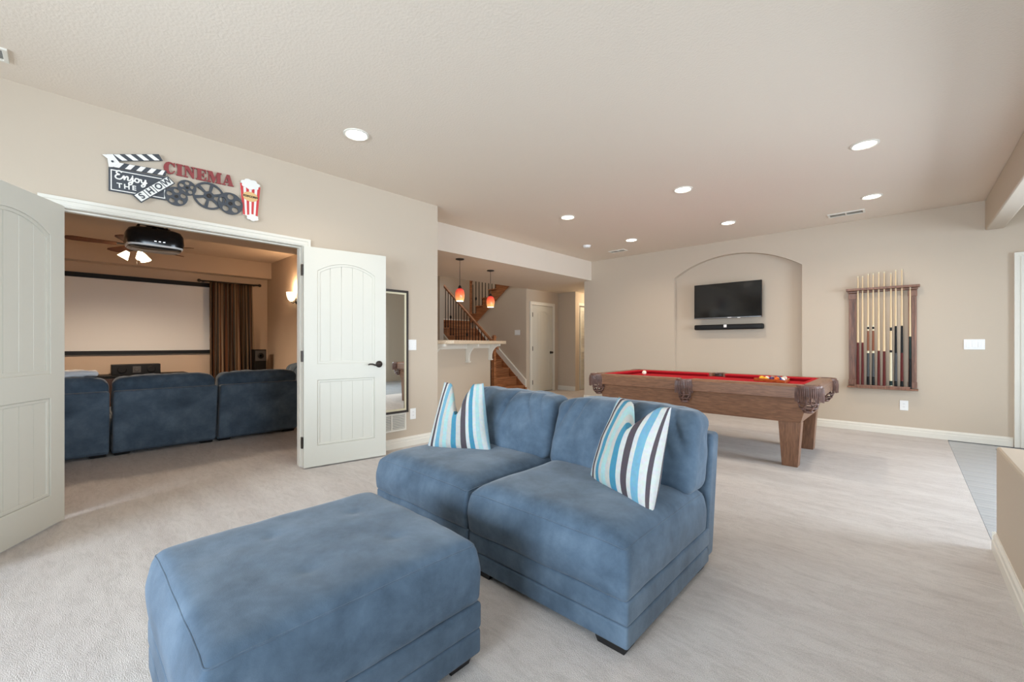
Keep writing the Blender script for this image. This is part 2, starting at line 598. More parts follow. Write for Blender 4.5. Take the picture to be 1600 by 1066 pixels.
def window(name, axis, plane, a0, a1, z0, z1, label, n):
    t = thing(name, label, 'window', kind='structure')
    m = MB(); hs = []
    wpan = (a1 - a0 - 0.06) / n
    for i in range(n):
        s = a0 + 0.03 + i * wpan + 0.025
        hs.append([(s, z0 + 0.06), (s + wpan - 0.05, z0 + 0.06), (s + wpan - 0.05, z1 - 0.06), (s, z1 - 0.06)])
    m.plate([(a0, z0), (a1, z0), (a1, z1), (a0, z1)], hs, plane - 0.03, plane + 0.03, axis)
    m.build('window_frame', M_white, t)
    for h in hs:
        g = MB().plate([(h[0][0] - .005, h[0][1] - .005), (h[1][0] + .005, h[1][1] - .005), (h[2][0] + .005, h[2][1] + .005), (h[3][0] - .005, h[3][1] + .005)], [],
                       plane - 0.004, plane + 0.004, axis)
        g.build('pane', M_glass, t)
    return t


window('window_1', 0, 3.28, 3.4, 6.0, 0.35, 2.25, 'white framed three-pane garden window', 3)
window('window_2', 0, 3.28, -0.9, 2.1, 0.6, 2.3, 'white framed side window of three panes', 3)
window('window_3', 1, -3.08, -3.0, 0.6, 0.65, 2.35, 'white framed wide rear window of four panes', 4)
window('door_5', 1, BW + 0.08, 0.96, 2.76, 0.0, 2.04, 'white framed glass patio door beside the tile floor', 2)

# hall, stairs and upper shell
struct('wall_stair', MB().plate([(-9.2, 0), (-6.40, 0), (-6.40, 3.2), (-7.94, 1.73), (-8.1, 1.69), (-9.2, 1.69)], [], 7.15, 7.25, 1), M_wall,
       'beige wall running up beneath the upper stair flight', 'wall')
struct('wall_hall_door', MB().plate([(7.15, 0), (7.33, 0), (7.33, 2.05), (8.13, 2.05), (8.13, 0), (8.35, 0), (8.35, 3.2), (7.15, 3.2)], [],
                                    -6.40, -6.27, 0), M_wall, 'beige hallway wall holding the closet door', 'wall')
struct('wall_hall_back', MB().box(-6.40, -5.76, 8.35, 8.5, 0, LH), M_wall, 'short beige hallway wall beside the closet door', 'wall')
struct('wall_hall_louver', MB().box(-5.9, -5.80, 8.5, 10.2, 0, LH), M_wall, 'beige hallway wall behind the louvered door', 'wall')
struct('wall_hall_right', MB().box(-4.70, -4.55, 7.27, 10.2, 0, LH), M_wall, 'beige right wall of the hallway', 'wall')
struct('wall_hall_end', MB().box(-5.9, -4.55, 10.05, 10.2, 0, LH), M_wall, 'beige end wall of the hallway', 'wall')
struct('wall_landing', MB().box(-9.35, -9.2, 3.0, 8.3, 0, 5.0), M_wall, 'pale wall at the back of the stair landing', 'wall')
struct('wall_stair_upper', MB().box(-9.2, -6.40, 8.15, 8.3, 0, 5.0), M_wall, 'pale wall behind the upper stair flight', 'wall')
struct('wall_stair_near', MB().box(-9.2, -8.06, 6.08, 6.195, 0, 5.0), M_wall, 'beige wall end beside the stair landing', 'wall')
struct('wall_stair_side', MB().box(-6.27, -6.15, 3.0, 10.2, H, 5.0), M_wall, 'upper wall above the lowered ceiling edge', 'wall')
struct('wall_bar_side', MB().box(-9.35, -6.15, 2.85, 3.0, H, 5.0), M_wall, 'upper stairwell wall above the bar', 'wall')
struct('ceiling_stair', MB().box(-9.35, -6.15, 2.85, 8.3, 5.0, 5.1), M_ceil, 'high ceiling above the stairwell', 'ceiling')
struct('trim_beam', MB().box(0.655, 0.80, -3.0, BW, 2.415, H), M_wall, 'boxed beige ceiling beam along the right of the room', 'beam', bevel=0.012)

# knee wall on the right
struct('wall_knee', MB().box(0.36, 0.52, -1.2, 3.47, -0.02, 0.575), M_wall, 'low beige knee wall along the carpet edge', 'wall', bevel=0.012)


def baseboard(name, pts, label, h=0.105, t=0.016):
    """profiled baseboard extruded along a straight run from A to B, outward normal n"""
    A, B, n = Vector(pts[0]), Vector(pts[1]), Vector(pts[2])
    prof = [(0, 0), (t, 0), (t, h * .55), (t * .75, h * .6), (t * .75, h * .82), (t * .35, h * .93), (t * .3, h), (0, h)]
    mb = MB()
    ra = [mb.bm.verts.new((A.x + n.x * p[0], A.y + n.y * p[0], p[1])) for p in prof]
    rb = [mb.bm.verts.new((B.x + n.x * p[0], B.y + n.y * p[0], p[1])) for p in prof]
    k = len(prof)
    for i in range(k):
        mb.bm.faces.new([ra[i], ra[(i + 1) % k], rb[(i + 1) % k], rb[i]])
    mb.bm.faces.new(ra[::-1]); mb.bm.faces.new(rb)
    o = mb.build(name, M_white)
    return tag(o, label, 'baseboard', kind='structure')


baseboard('baseboard_left', ((LW, 1.552), (LW, 3.0), (1, 0)), 'white baseboard under the tall mirror')
baseboard('baseboard_left_near', ((LW, -3.0), (LW, -0.12), (1, 0)), 'white baseboard left of the double doors')
baseboard('baseboard_back', ((AC + AW, BW), (0.86, BW), (0, -1)), 'white baseboard below the cue rack')
baseboard('baseboard_back_left', ((-4.70, BW), (AC - AW, BW), (0, -1)), 'white baseboard behind the far end of the pool table')
baseboard('baseboard_niche', ((AC - AW, BW + 0.09), (AC + AW, BW + 0.09), (0, -1)), 'white baseboard inside the arched niche')
baseboard('baseboard_hall', ((-6.27, 8.35), (-5.76, 8.35), (0, -1)), 'white baseboard of the short hallway wall')
baseboard('baseboard_hall_door', ((-6.27, 7.15), (-6.27, 7.24), (1, 0)), 'small white baseboard piece beside the closet door')
baseboard('baseboard_corner', ((-4.70, 7.27), (-4.70, BW), (-1, 0)), 'white baseboard around the end of the back wall')
baseboard('baseboard_knee', ((0.36, -1.2), (0.36, 3.486), (-1, 0)), 'white baseboard along the knee wall')
baseboard('baseboard_knee_end', ((0.345, 3.47), (0.52, 3.47), (0, 1)), 'white baseboard on the end of the knee wall')
baseboard('baseboard_landing', ((-9.2, 6.2), (-9.2, 8.15), (1, 0)), 'hidden skirting of the landing')
bpy.data.objects['baseboard_landing'].location.z = 1.71
bpy.data.objects['baseboard_landing']['label'] = 'white baseboard at the back of the stair landing'


def casing(name, axis, plane, sgn, a0, a1, ztop, wd, label, th=0.02):
    """three-sided door casing: inner edge a0..a1, stepped profile"""
    def U(e):
        return [(a0 - e, 0), (a0, 0), (a0, ztop), (a1, ztop), (a1, 0), (a1 + e, 0), (a1 + e, ztop + e), (a0 - e, ztop + e)]
    t = thing(name, label, 'door casing', kind='structure')
    b = MB().plate(U(wd), [], min(plane, plane + sgn * th * .6), max(plane, plane + sgn * th * .6), axis)
    b.build('casing_board', M_white, t, bevel=0.002)

    def R(i0, i1):
        return [(a0 - i1, 0), (a0 - i0, 0), (a0 - i0, ztop + i0), (a1 + i0, ztop + i0), (a1 + i0, 0), (a1 + i1, 0), (a1 + i1, ztop + i1), (a0 - i1, ztop + i1)]
    lo, hi = (plane + sgn * th * .5, plane + sgn * th)
    MB().plate(R(wd * .62, wd), [], min(lo, hi), max(lo, hi), axis).build('casing_backband', M_white, t, bevel=0.003)
    hi2 = plane + sgn * th * .82
    MB().plate(R(wd * .16, wd * .48), [], min(lo, hi2), max(lo, hi2), axis).build('casing_bead', M_white, t, bevel=0.003)
    return t


casing('trim_1', 0, LW, 1, -0.060, 1.488, 2.030, 0.062, 'white casing around the double-door opening')
casing('trim_2', 0, -6.27, 1, 7.345, 8.115, 2.03, 0.075, 'white casing around the hallway closet door')
casing('trim_3', 1, BW, -1, 0.955, 2.765, 2.04, 0.09, 'white fluted casing of the patio door', th=0.03)
# jamb lining of the double doors
t = thing('trim_4', 'white jamb lining inside the double-door opening', 'door jamb', kind='structure')
MB().box(LW - 0.135, LW + 0.004, -0.075, -0.056, 0, 2.045).build('jamb_post', M_white, t)
MB().box(LW - 0.135, LW + 0.004, 1.484, 1.503, 0, 2.045).build('jamb_post', M_white, t)
MB().box(LW - 0.135, LW + 0.004, -0.056, 1.484, 2.026, 2.045).build('jamb_head', M_white, t)
MB().box(LW - 0.09, LW - 0.05, -0.056, 1.484, 2.016, 2.026).build('door_stop', M_white, t)
MB().box(LW - 0.09, LW - 0.05, 1.475, 1.484, 0, 2.016).build('door_stop', M_white, t)


# ------------------------------------------------------------------ doors
def arc_top(x0, x1, zs, rise, n=14):
    cx, a = (x0 + x1) / 2, (x1 - x0) / 2
    R = (a * a + rise * rise) / (2 * rise)
    th = math.asin(a / R)
    return [(cx + R * math.sin(-th + 2 * th * k / n), zs + rise - R + R * math.cos(-th + 2 * th * k / n)) for k in range(n + 1)]


def panel_door(name, label, W, Hd, loc, rotz, hinge_left=True, planks=5, handle=None, hinges=None):
    """slab with two recessed plank panels, the upper one with an arched head. local x along the width"""
    t = thing(name, label, 'door', loc, rotz, kind='structure')
    T = 0.035
    st = 0.115
    lo = [(st, 0.20), (W - st, 0.20), (W - st, 0.80), (st, 0.80)]
    upt = arc_top(st, W - st, Hd - 0.215, 0.085)
    up = [(W - st, 0.95), (st, 0.95)] + upt
    MB().plate([(0, 0.012), (W, 0.012), (W, Hd), (0, Hd)], [lo, up], -T / 2, T / 2, 1).build('door_slab', M_door, t, bevel=0.003)
    inset = 0.022

    def ring(o_, i_, nm):
        MB().plate(o_, [i_], -T / 2 + 0.005, T / 2 - 0.005, 1).build(nm, M_door, t, bevel=0.006)
    ring(lo, [(st + inset, 0.20 + inset), (W - st - inset, 0.20 + inset), (W - st - inset, 0.80 - inset), (st + inset, 0.80 - inset)], 'panel_molding')
    upi = [(W - st - inset, 0.95 + inset), (st + inset, 0.95 + inset)] + arc_top(st + inset, W - st - inset, Hd - 0.215 - inset * .6, 0.085 - inset * .3)
    ring(up, upi, 'panel_molding')
    x0, x1 = st + 0.012, W - st - 0.012
    pw = (x1 - x0) / planks
    for (z0, z1, arched) in ((0.21, 0.79, False), (0.96, Hd - 0.20, True)):
        for i in range(planks):
            a, b = x0 + i * pw + 0.0008, x0 + (i + 1) * pw - 0.0008
            if arched:
                tops = arc_top(st, W - st, Hd - 0.215, 0.085, 40)

                def zt(x):
                    return min(tops, key=lambda p: abs(p[0] - x))[1] - 0.008
                pts = [(a, z0), (b, z0)] + [(b + (a - b) * k / 4, zt(b + (a - b) * k / 4)) for k in range(5)]
            else:
                pts = [(a, z0), (b, z0), (b, z1), (a, z1)]
            MB().plate(pts, [], -0.007, 0.007, 1).build('panel_plank', M_door, t, bevel=0.0018, seg=1)
        MB().box(x0, x1, -0.0045, 0.0045, z0 + .01, z1 - 0.06 if arched else z1 - .01).build('panel_backing', M_door, t)
    if handle:
        hx, hz, kind = handle
        for s in (1, -1):
            hd = MB().lathe([(0.033, s * T / 2), (0.033, s * (T / 2 + 0.008)), (0.026, s * (T / 2 + 0.014)), (0.012, s * (T / 2 + 0.016)), (0.011, s * (T / 2 + 0.045))], 20, (hx, 0, hz), 1)
            ho = hd.build('door_handle', M_bronze, t, smooth=False, label='dark bronze door handle')
            smooth_angle(ho)
            if kind == 'lever':
                d = -1 if hx > W / 2 else 1
                yy = s * (T / 2 + 0.045)
                MB().tube([(hx - d * 0.01, yy, hz), (hx + d * 0.02, yy, hz - 0.003), (hx + d * 0.05, yy, hz - 0.006), (hx + d * 0.08, yy, hz + 0.004), (hx + d * 0.105, yy, hz + 0.004), (hx + d * 0.12, yy, hz - 0.002)],
                          [0.011, 0.011, 0.009, 0.008, 0.0075, 0.006], 10).build('lever', M_bronze, ho, smooth=True)
            else:
                kb = MB().lathe([(0.012, s * (T / 2 + 0.03)), (0.024, s * (T / 2 + 0.038)), (0.029, s * (T / 2 + 0.052)), (0.022, s * (T / 2 + 0.066)), (0.004, s * (T / 2 + 0.07))], 18, (hx, 0, hz), 1)
                kb.build('knob', M_bronze, ho, smooth=True)
    if hinges:
        hx, hy = hinges
        for hz in (0.24, 1.02, 1.80):
            MB().tube([(hx, hy, hz - 0.05), (hx, hy, hz + 0.05)], 0.0075, 10).build('hinge', M_bronze, t)
    return t


# theater double doors, both swung into the large room
d1 = panel_door('door_1', 'open white plank-panel door at the left edge of the photo', 0.755, 2.015,
                (LW + 0.085, -0.018, 0), math.atan2(-0.235, 0.39), handle=(0.68, 0.93, 'lever'), hinges=(-0.006, 0.0))
d2 = panel_door('door_2', 'open white plank-panel door in front of the tall mirror', 0.755, 2.015,
                (LW + 0.062, 1.468, 0), math.atan2(0.735, 0.125), handle=(0.682, 0.93, 'lever'), hinges=(-0.008, 0.012))
for hz in (0.24, 1.02, 1.80):
    MB().box(-0.018, -0.004, -0.010, 0.026, hz - 0.05, hz + 0.05).build('hinge_leaf', M_bronze, d2)
panel_door('door_3', 'closed white closet door at the end of the bar', 0.764, 2.025, (-6.287, 7.348, 0), PI / 2,
           handle=(0.695, 0.92, 'knob'), hinges=(-0.002, -0.042))

# louvered bifold in the hallway
t = thing('door_4', 'white louvered bifold door at the hallway end', 'door', (-5.80, 8.52, 0), 0, kind='structure')
MB().plate([(0.05, 0.02), (0.58, 0.02), (0.58, 2.02), (0.05, 2.02)],
           [[(0.11, 0.12), (0.52, 0.12), (0.52, 0.93), (0.11, 0.93)], [(0.11, 1.03), (0.52, 1.03), (0.52, 1.93), (0.11, 1.93)]],
           0.0, 0.035, 0).build('door_frame', M_door, t)
slat = None
for zz0, zz1 in ((0.12, 0.93), (1.03, 1.93)):
    nsl = int((zz1 - zz0) / 0.042)
    for i in range(nsl):
        if slat is None:
            m_ = MB().quadbox([(0.008, 0.108, -0.016), (0.014, 0.108, -0.02), (0.014, 0.522, -0.02), (0.008, 0.522, -0.016),
                               (0.020, 0.108, 0.02), (0.027, 0.108, 0.016), (0.027, 0.522, 0.016), (0.020, 0.522, 0.02)])
            slat = m_.mesh('slat'); slat.materials.append(M_door)
        o = link('slat', slat, None, t); o.location = (0, 0, zz0 + 0.021 + i * (zz1 - zz0) / nsl)
MB().box(0.0, 0.012, 0.05, 0.58, 2.03, 2.06).build('track', M_grey, t)
casing('trim_5', 0, -5.80, 1, 8.56, 9.12, 2.06, 0.06, 'white casing around the louvered hallway door')

# ================================================================== SEATING
def bulge(pz=0.0, py=0.0, px=0.0, wr=0.0, ws=5.0, seed=0.0, dimples=(), nose=0.0):
    def fn(p, hx, hy, hz):
        u, v, q = p.x / hx, p.y / hy, p.z / hz
        o = p.copy()
        top = max(0.0, q)
        o.z += pz * top * (1 - u ** 4) * (1 - v ** 4)
        o.y += py * v * (1 - u ** 4) * (1 - q ** 4)
        o.x += px * u * (1 - v ** 4) * (1 - q ** 4)
        if wr:
            s = Vector((p.x * ws + seed, p.y * ws, p.z * ws))
            nv = noise.noise(s) + 0.5 * noise.noise(s * 2.3)
            o += wr * nv * Vector((u * .6, v, q)).normalized() if Vector((u, v, q)).length > 0.2 else Vector((0, 0, 0))
        for (dx, dy, dd) in dimples:
            d2 = ((p.x - dx) ** 2 + (p.y - dy) ** 2)
            o.z -= dd * top * (math.exp(-d2 / 0.0007) + 0.35 * math.exp(-d2 / 0.012))
        return o
    return fn


def seatfn(seed, crown=0.045, drop=0.016, dimples=(), pw=10):
    bf = bulge(wr=0.005, ws=4.5, seed=seed, dimples=dimples)

    def fn(p, hx, hy, hz):
        o = bf(p, hx, hy, hz)
        u, v, q = p.x / hx, p.y / hy, (p.z + hz) / (2 * hz)
        k = max(0, q) ** 2
        e = (1 - abs(u) ** pw) * (1 - abs(v) ** pw)
        o.z += k * (crown * e ** .8 - drop * (1 - e))
        # upper edge draws in, belly of the front and side swells a little
        s_ = .014 * math.sin(PI * min(1, q)) - .014 * max(0, q - .55) / .45
        o.y += s_ * v ** 9 * (1 - .5 * abs(u) ** 8)
        o.x += .5 * s_ * u ** 9
        return o
    return fn


def seam_loop(parent, c, size, r, fn, up=.7071):
    hx, hy, hz = size[0] / 2, size[1] / 2, size[2] / 2
    out = []
    side = math.sqrt(1 - up * up)
    for (sx, sy, a0) in ((1, 1, 0), (-1, 1, PI / 2), (-1, -1, PI), (1, -1, 1.5 * PI)):
        for k in range(5):
            a = a0 + PI / 2 * k / 4
            out.append((sx * (hx - r), sy * (hy - r), math.cos(a), math.sin(a)))
    pts = []
    for i in range(len(out)):
        A, B = out[i], out[(i + 1) % len(out)]
        n = 14 if i % 5 == 4 else 1
        for k in range(n):
            f = k / n
            q = [A[j] + (B[j] - A[j]) * f for j in range(4)]
            p = Vector((q[0] + q[2] * side * (r + .0005), q[1] + q[3] * side * (r + .0005), hz - r + up * (r + .0005)))
            p = fn(p, hx, hy, hz)
            pts.append((p.x + c[0], p.y + c[1], p.z + c[2]))
    return MB().tube(pts, .0026, 6, closed=True).build('seam', M_fabric, parent, smooth=True)


def sofa_unit(name, label, loc, rotz, group, W=0.86, seed=0.0):
    """armless sectional unit, front towards local -Y, origin at floor centre of the front edge"""
    t = thing(name, label, 'sofa', loc, rotz, group)
    hw = W / 2
    for sx in (-1, 1):
        for yy in (0.052, 0.80):
            MB().quadbox([(sx * (hw - 0.02) if sx < 0 else hw - 0.13, yy - 0.04, 0), (-hw + 0.13 if sx < 0 else hw - 0.02, yy - 0.04, 0),
                          (-hw + 0.13 if sx < 0 else hw - 0.02, yy + 0.04, 0), (sx * (hw - 0.02) if sx < 0 else hw - 0.13, yy + 0.04, 0),
                          (-hw + 0.01 if sx < 0 else hw - 0.15, yy - 0.046, 0.05), (-hw + 0.15 if sx < 0 else hw - 0.01, yy - 0.046, 0.05),
                          (-hw + 0.15 if sx < 0 else hw - 0.01, yy + 0.05, 0.05), (-hw + 0.01 if sx < 0 else hw - 0.15, yy + 0.05, 0.05)]
                         ).build('leg', M_legblack, t, label='black wooden foot')
    softbox('base_band', M_fabric, t, (0, 0.43, 0.0685), (W, 0.86, 0.085), 0.012, 8)
    softbox('base_band', M_fabric, t, (0, 0.43, 0.157), (W + 0.004, 0.864, 0.092), 0.014, 8)
    softbox('seat_cushion', M_fabric, t, (0, 0.405, 0.300), (W, 0.822, 0.205), 0.022, 26, seatfn(seed))
    seam_loop(t, (0, 0.405, 0.300), (W, 0.822, 0.205), 0.022, seatfn(seed))

    def lean(p, hx, hy, hz):
        o = p.copy(); o.y += 0.10 * (p.z + hz) / (2 * hz)
        return o
    softbox('back_frame', M_fabric, t, (0, 0.865, 0.355), (W, 0.12, 0.62), 0.025, 8, lean)
    bf = bulge(pz=0.016, py=0.034, px=0.0, wr=0.014, ws=6.0, seed=seed + 3.7)

    def backfn(p, hx, hy, hz):
        o = bf(p, hx, hy, hz)
        q = (p.z + hz) / (2 * hz); u = p.x / hx
        o.y += 0.11 * q
        # sagging upper corners
        o.z -= 0.035 * max(0, q - .6) / .4 * abs(u) ** 10
        # gathered folds near the ends
        for cx, sl in ((-.84, .35), (.82, -.4), (.62, -.5), (-.62, .3), (.1, .25)):
            dd = (u - cx - sl * (q - .7))
            o.y += 0.048 * math.exp(-(dd / .030) ** 2) * max(0, q - .35) * (1 if p.y < 0 else .2)
        return o
    softbox('back_cushion', M_fabric, t, (0, 0.715, 0.600), (W - 0.006, 0.20, 0.385), 0.052, 60, backfn)
    return t


s_right = sofa_unit('sofa_section', 'blue armless sofa section nearest the pool table leg, striped cushion against its right end', (-1.158, 1.378, 0), 0, 'blue sectional in the large room', W=.862, seed=1.0)
s_left = sofa_unit('sofa_section', 'blue armless sofa section toward the mirror, smaller striped pillow at its left end', (-2.046, 1.378, 0), 0, 'blue sectional in the large room', W=.89, seed=9.0)

ot = thing('ottoman', 'large square blue tufted ottoman in the foreground', 'ottoman', (-1.475, 0.60, 0), 0.0)
OW, OD = 0.76, 0.82
for sx in (-1, 1):
    for sy in (-1, 1):
        cx, cy = sx * (OW / 2 - 0.09), sy * (OD / 2 - 0.07)
        MB().quadbox([(cx - .055, cy - .04, 0), (cx + .055, cy - .04, 0), (cx + .055, cy + .04, 0), (cx - .055, cy + .04, 0),
                      (cx - .07, cy - .05, .05), (cx + .07, cy - .05, .05), (cx + .07, cy + .05, .05), (cx - .07, cy + .05, .05)]).build('leg', M_legblack, ot, label='black wooden foot')
softbox('base_band', M_fabric, ot, (0, 0, 0.085), (OW, OD, 0.09), 0.014, 10)
softbox('base_band', M_fabric, ot, (0, 0, 0.175), (OW + .004, OD + .004, 0.095), 0.016, 10)
softbox('top_cushion', M_fabric, ot, (0, 0, 0.322), (OW, OD, 0.212), 0.028, 44,
        seatfn(4.0, .026, .004, ((-.16, -.10, .007), (.16, -.10, .007), (-.16, .2, .007), (.16, .2, .007)), 16))

seam_loop(ot, (0, 0, 0.322), (OW, OD, 0.212), 0.028, seatfn(4.0, .026, .004, (), 16))

# theater seating, backs towards the door
G_T = 'blue sectional in the theater room'
th_lab = ['blue theater sofa section partly hidden by the left door, white towel on top',
          'blue theater sofa section in the middle, below the center speaker',
          'blue theater sofa section nearest the wall sconce']
for lab, yc in zip(th_lab, (-0.135, 0.750, 1.635)):
    c = copy_tree(s_right)
    c.location = (-6.68, yc, 0); c.rotation_euler = (0, 0, -PI / 2)
    c['label'] = lab; c['group'] = G_T
c = copy_tree(s_left); c.location = (-7.15, 1.62, 0.0); c.rotation_euler = (0, 0, 0)
c.location = (-7.20, 1.84, 0)
c['label'] = 'blue theater sofa section along the side wall, only its back cushion showing'; c['group'] = G_T


# ------------------------------------------------------------------ striped pillows
CRM = srgb(194, 192, 184); LBL = srgb(160, 196, 208); TEA = srgb(66, 138, 164); DRK = srgb(78, 68, 74); AQ = srgb(168, 202, 200); WH = srgb(204, 206, 202); MB_ = srgb(112, 166, 188)
M_pil1 = stripes('pillow_stripes_small', [(0, LBL), (.05, WH), (.10, DRK), (.15, WH), (.19, MB_), (.26, CRM), (.31, AQ), (.37, CRM), (.43, TEA), (.50, CRM), (.56, DRK), (.635, WH), (.68, TEA), (.75, WH), (.80, AQ), (.87, WH), (.95, LBL)])
M_pil2 = stripes('pillow_stripes_large', [(0, WH), (.04, MB_), (.09, WH), (.13, DRK), (.19, CRM), (.24, TEA), (.31, CRM), (.36, AQ), (.43, CRM), (.49, TEA), (.57, WH), (.63, DRK), (.71, WH), (.76, MB_), (.85, WH), (.93, DRK), (.97, WH)])


def pillow(name, label, m, S, T, loc, yaw, lean, roll, chop, cx=0.0, seed=0.0, nar=.3, hk=1.0):
    N = 28
    bm = bmesh.new(); uv = bm.loops.layers.uv.new('UVMap')
    a = S / 2
    grids = []
    for side in (-1, 1):
        g = []
        for i in range(N + 1):
            rowv = []
            for j in range(N + 1):
                u, v = -1 + 2 * i / N, -1 + 2 * j / N
                uu = math.copysign(1 - (1 - abs(u)) ** 1.25, u); vv = math.copysign(1 - (1 - abs(v)) ** 1.25, v)
                x = a * uu * (1 - 0.075 * (1 - vv * vv))
                z = a * vv * (1 - 0.055 * (1 - uu * uu))
                th = (max(0, 1 - uu ** 2) * max(0, 1 - vv ** 2)) ** 0.42
                th = T / 2 * th * (1 - 0.15 * max(0, vv))
                # karate-chop in the top edge: a V between two pointed ears
                q = max(0.0, (vv + .35) / 1.35)
                wd = .55 + .25 * (1 - q)
                k = max(0.0, 1 - abs(uu - cx) / wd) ** 1.15
                z -= chop * a * k * q ** 1.7
                th *= (1 - .5 * k * q) * (1 - .25 * q)
                x = x * (1 - nar * max(0, (vv + 1) / 2) ** 1.3) + cx * a * .12 * q
                y = side * th - 0.06 * k * q
                y += 0.012 * noise.noise(Vector((x * 7 + seed, z * 7, side))) * (1 - max(abs(uu), abs(vv)) ** 6)
                p = (x, y, (z + a) * hk)
                if side == 1 and (i in (0, N) or j in (0, N)):
                    rowv.append(grids[0][i][j])
                else:
                    rowv.append((bm.verts.new(p)))
            g.append(rowv)
        grids.append(g)
        for i in range(N):
            for j in range(N):
                vs = [g[i][j], g[i + 1][j], g[i + 1][j + 1], g[i][j + 1]]
                f = bm.faces.new(vs if side == -1 else vs[::-1])
                cs = [(i, j), (i + 1, j), (i + 1, j + 1), (i, j + 1)]
                if side == 1: cs = cs[::-1]
                for lp, (ii, jj) in zip(f.loops, cs):
                    lp[uv].uv = (ii / N, jj / N)
    me = bpy.data.meshes.new(name); bm.to_mesh(me); bm.free()
    for p in me.polygons: p.use_smooth = True
    o = link(name, me, m)
    o.location = loc; o.rotation_euler = (lean, roll, yaw)
    o.rotation_mode = 'XYZ'
    return tag(o, label, 'pillow', 'striped pillows on the blue sectional')


pillow('throw_pillow', 'smaller blue, cream and brown striped pillow beside the wall outlet', M_pil1, 0.465, 0.17,
       (-2.17, 1.79, 0.412), math.atan2(.20, .38), math.radians(-12), 0, 1.02, cx=-0.06, seed=2, nar=.38)
pillow('throw_pillow', 'larger blue, cream and brown striped pillow in front of the pool table', M_pil2, 0.50, 0.18,
       (-1.000, 1.795, 0.410), math.atan2(-.23, .46), math.radians(-18), math.radians(0), 0.62, cx=0.12, seed=5, nar=.20, hk=.93)

# ================================================================== POOL TABLE
TX0, TX1, TY0, TY1 = -2.86, -0.56, 4.47, 5.68
RT = 0.765
pt = thing('pool_table', 'oak pool table with red felt and leather fringe pockets', 'pool table', ((TX0 + TX1) / 2, (TY0 + TY1) / 2, 0))
hx, hy = (TX1 - TX0) / 2, (TY1 - TY0) / 2
rw = 0.115   # rail width
# cabinet: tapering towards the floor at both ends
cab = MB().quadbox([(-hx + .135, -hy + .10, .41), (hx - .135, -hy + .10, .41), (hx - .135, hy - .10, .41), (-hx + .135, hy - .10, .41),
                    (-hx + .07, -hy + .07, .655), (hx - .07, -hy + .07, .655), (hx - .07, hy - .07, .655), (-hx + .07, hy - .07, .655)])
cab.build('cabinet', M_oak, pt, bevel=0.004)
for sx in (-1, 1):
    for sy in (-1, 1):
        cx = sx * (hx - .222)
        cy = sy * (hy - .165)
        MB().quadbox([(cx - .062, cy - .055, 0), (cx + .062, cy - .055, 0), (cx + .062, cy + .055, 0), (cx - .062, cy + .055, 0),
                      (cx - .09, cy - .06, .412), (cx + .09, cy - .06, .412), (cx + .09, cy + .06, .412), (cx - .09, cy + .06, .412)]).build('leg', M_oakv, pt, bevel=0.003)
MB().box(-hx + .08, hx - .08, -hy + .08, hy - .08, .655, .715).build('slate', M_grey, pt)
MB().box(-hx + .085, hx - .085, -hy + .085, hy - .085, .715, .722).build('bed_cloth', M_cloth, pt)
pr = 0.065
# rails: two per long side, one per short side
for sy in (-1, 1):
    for (a, b) in ((-hx + .11, -.065), (.065, hx - .11)):
        y0, y1 = sorted((sy * hy, sy * (hy - rw)))
        r = MB().plate([(y0, .642), (y1, .642), (y1, RT - .004), (y1 - .01 * (1 if sy < 0 else 0), RT), (y0 + .012, RT), (y0, RT - .02)] if sy < 0 else
                       [(y0, .642), (y1, .642), (y1, RT - .02), (y1 - .012, RT), (y0, RT)], [], a, b, 0)
        ro = r.build('rail', M_oak, pt, bevel=0.003)
        yi = sy * (hy - rw)
        ye = sy * (hy - rw - .055)
        lo_, hi_ = sorted((yi, ye))
        if sy < 0:
            prof = [(yi - .004, .722), (yi + .03, .724), (ye, .748), (ye, .757), (yi - .004, RT)]
        else:
            prof = [(yi + .004, .722), (yi + .004, RT), (ye, .757), (ye, .748), (yi - .03, .724)]
        MB().plate(prof, [], a + .035, b - .035, 0).build('cushion', M_cloth, ro, bevel=0.002)
for sx in (-1, 1):
    x0, x1 = sorted((sx * hx, sx * (hx - rw)))
    pf = [(x0, .642), (x1, .642), (x1, RT - .02), (x1 - .012, RT), (x0, RT)] if sx > 0 else [(x0, .642), (x1, .642), (x1, RT), (x0 + .012, RT), (x0, RT - .02)]
    ro = MB().plate(pf, [], -hy + .11, hy - .11, 1).build('rail', M_oaky, pt, bevel=0.003)
    xi, xe = sx * (hx - rw), sx * (hx - rw - .055)
    prof = [(xi + sx * .004, .722), (xi - sx * .03, .724), (xe, .748), (xe, .757), (xi + sx * .004, RT)]
    MB().plate(prof, [], -hy + .145, hy - .145, 1).build('cushion', M_cloth, ro, bevel=0.002)


def arcpts(cx, cy, r, a0, a1, n):
    return [(cx + r * math.cos(a0 + (a1 - a0) * k / n), cy + r * math.sin(a0 + (a1 - a0) * k / n)) for k in range(n + 1)]


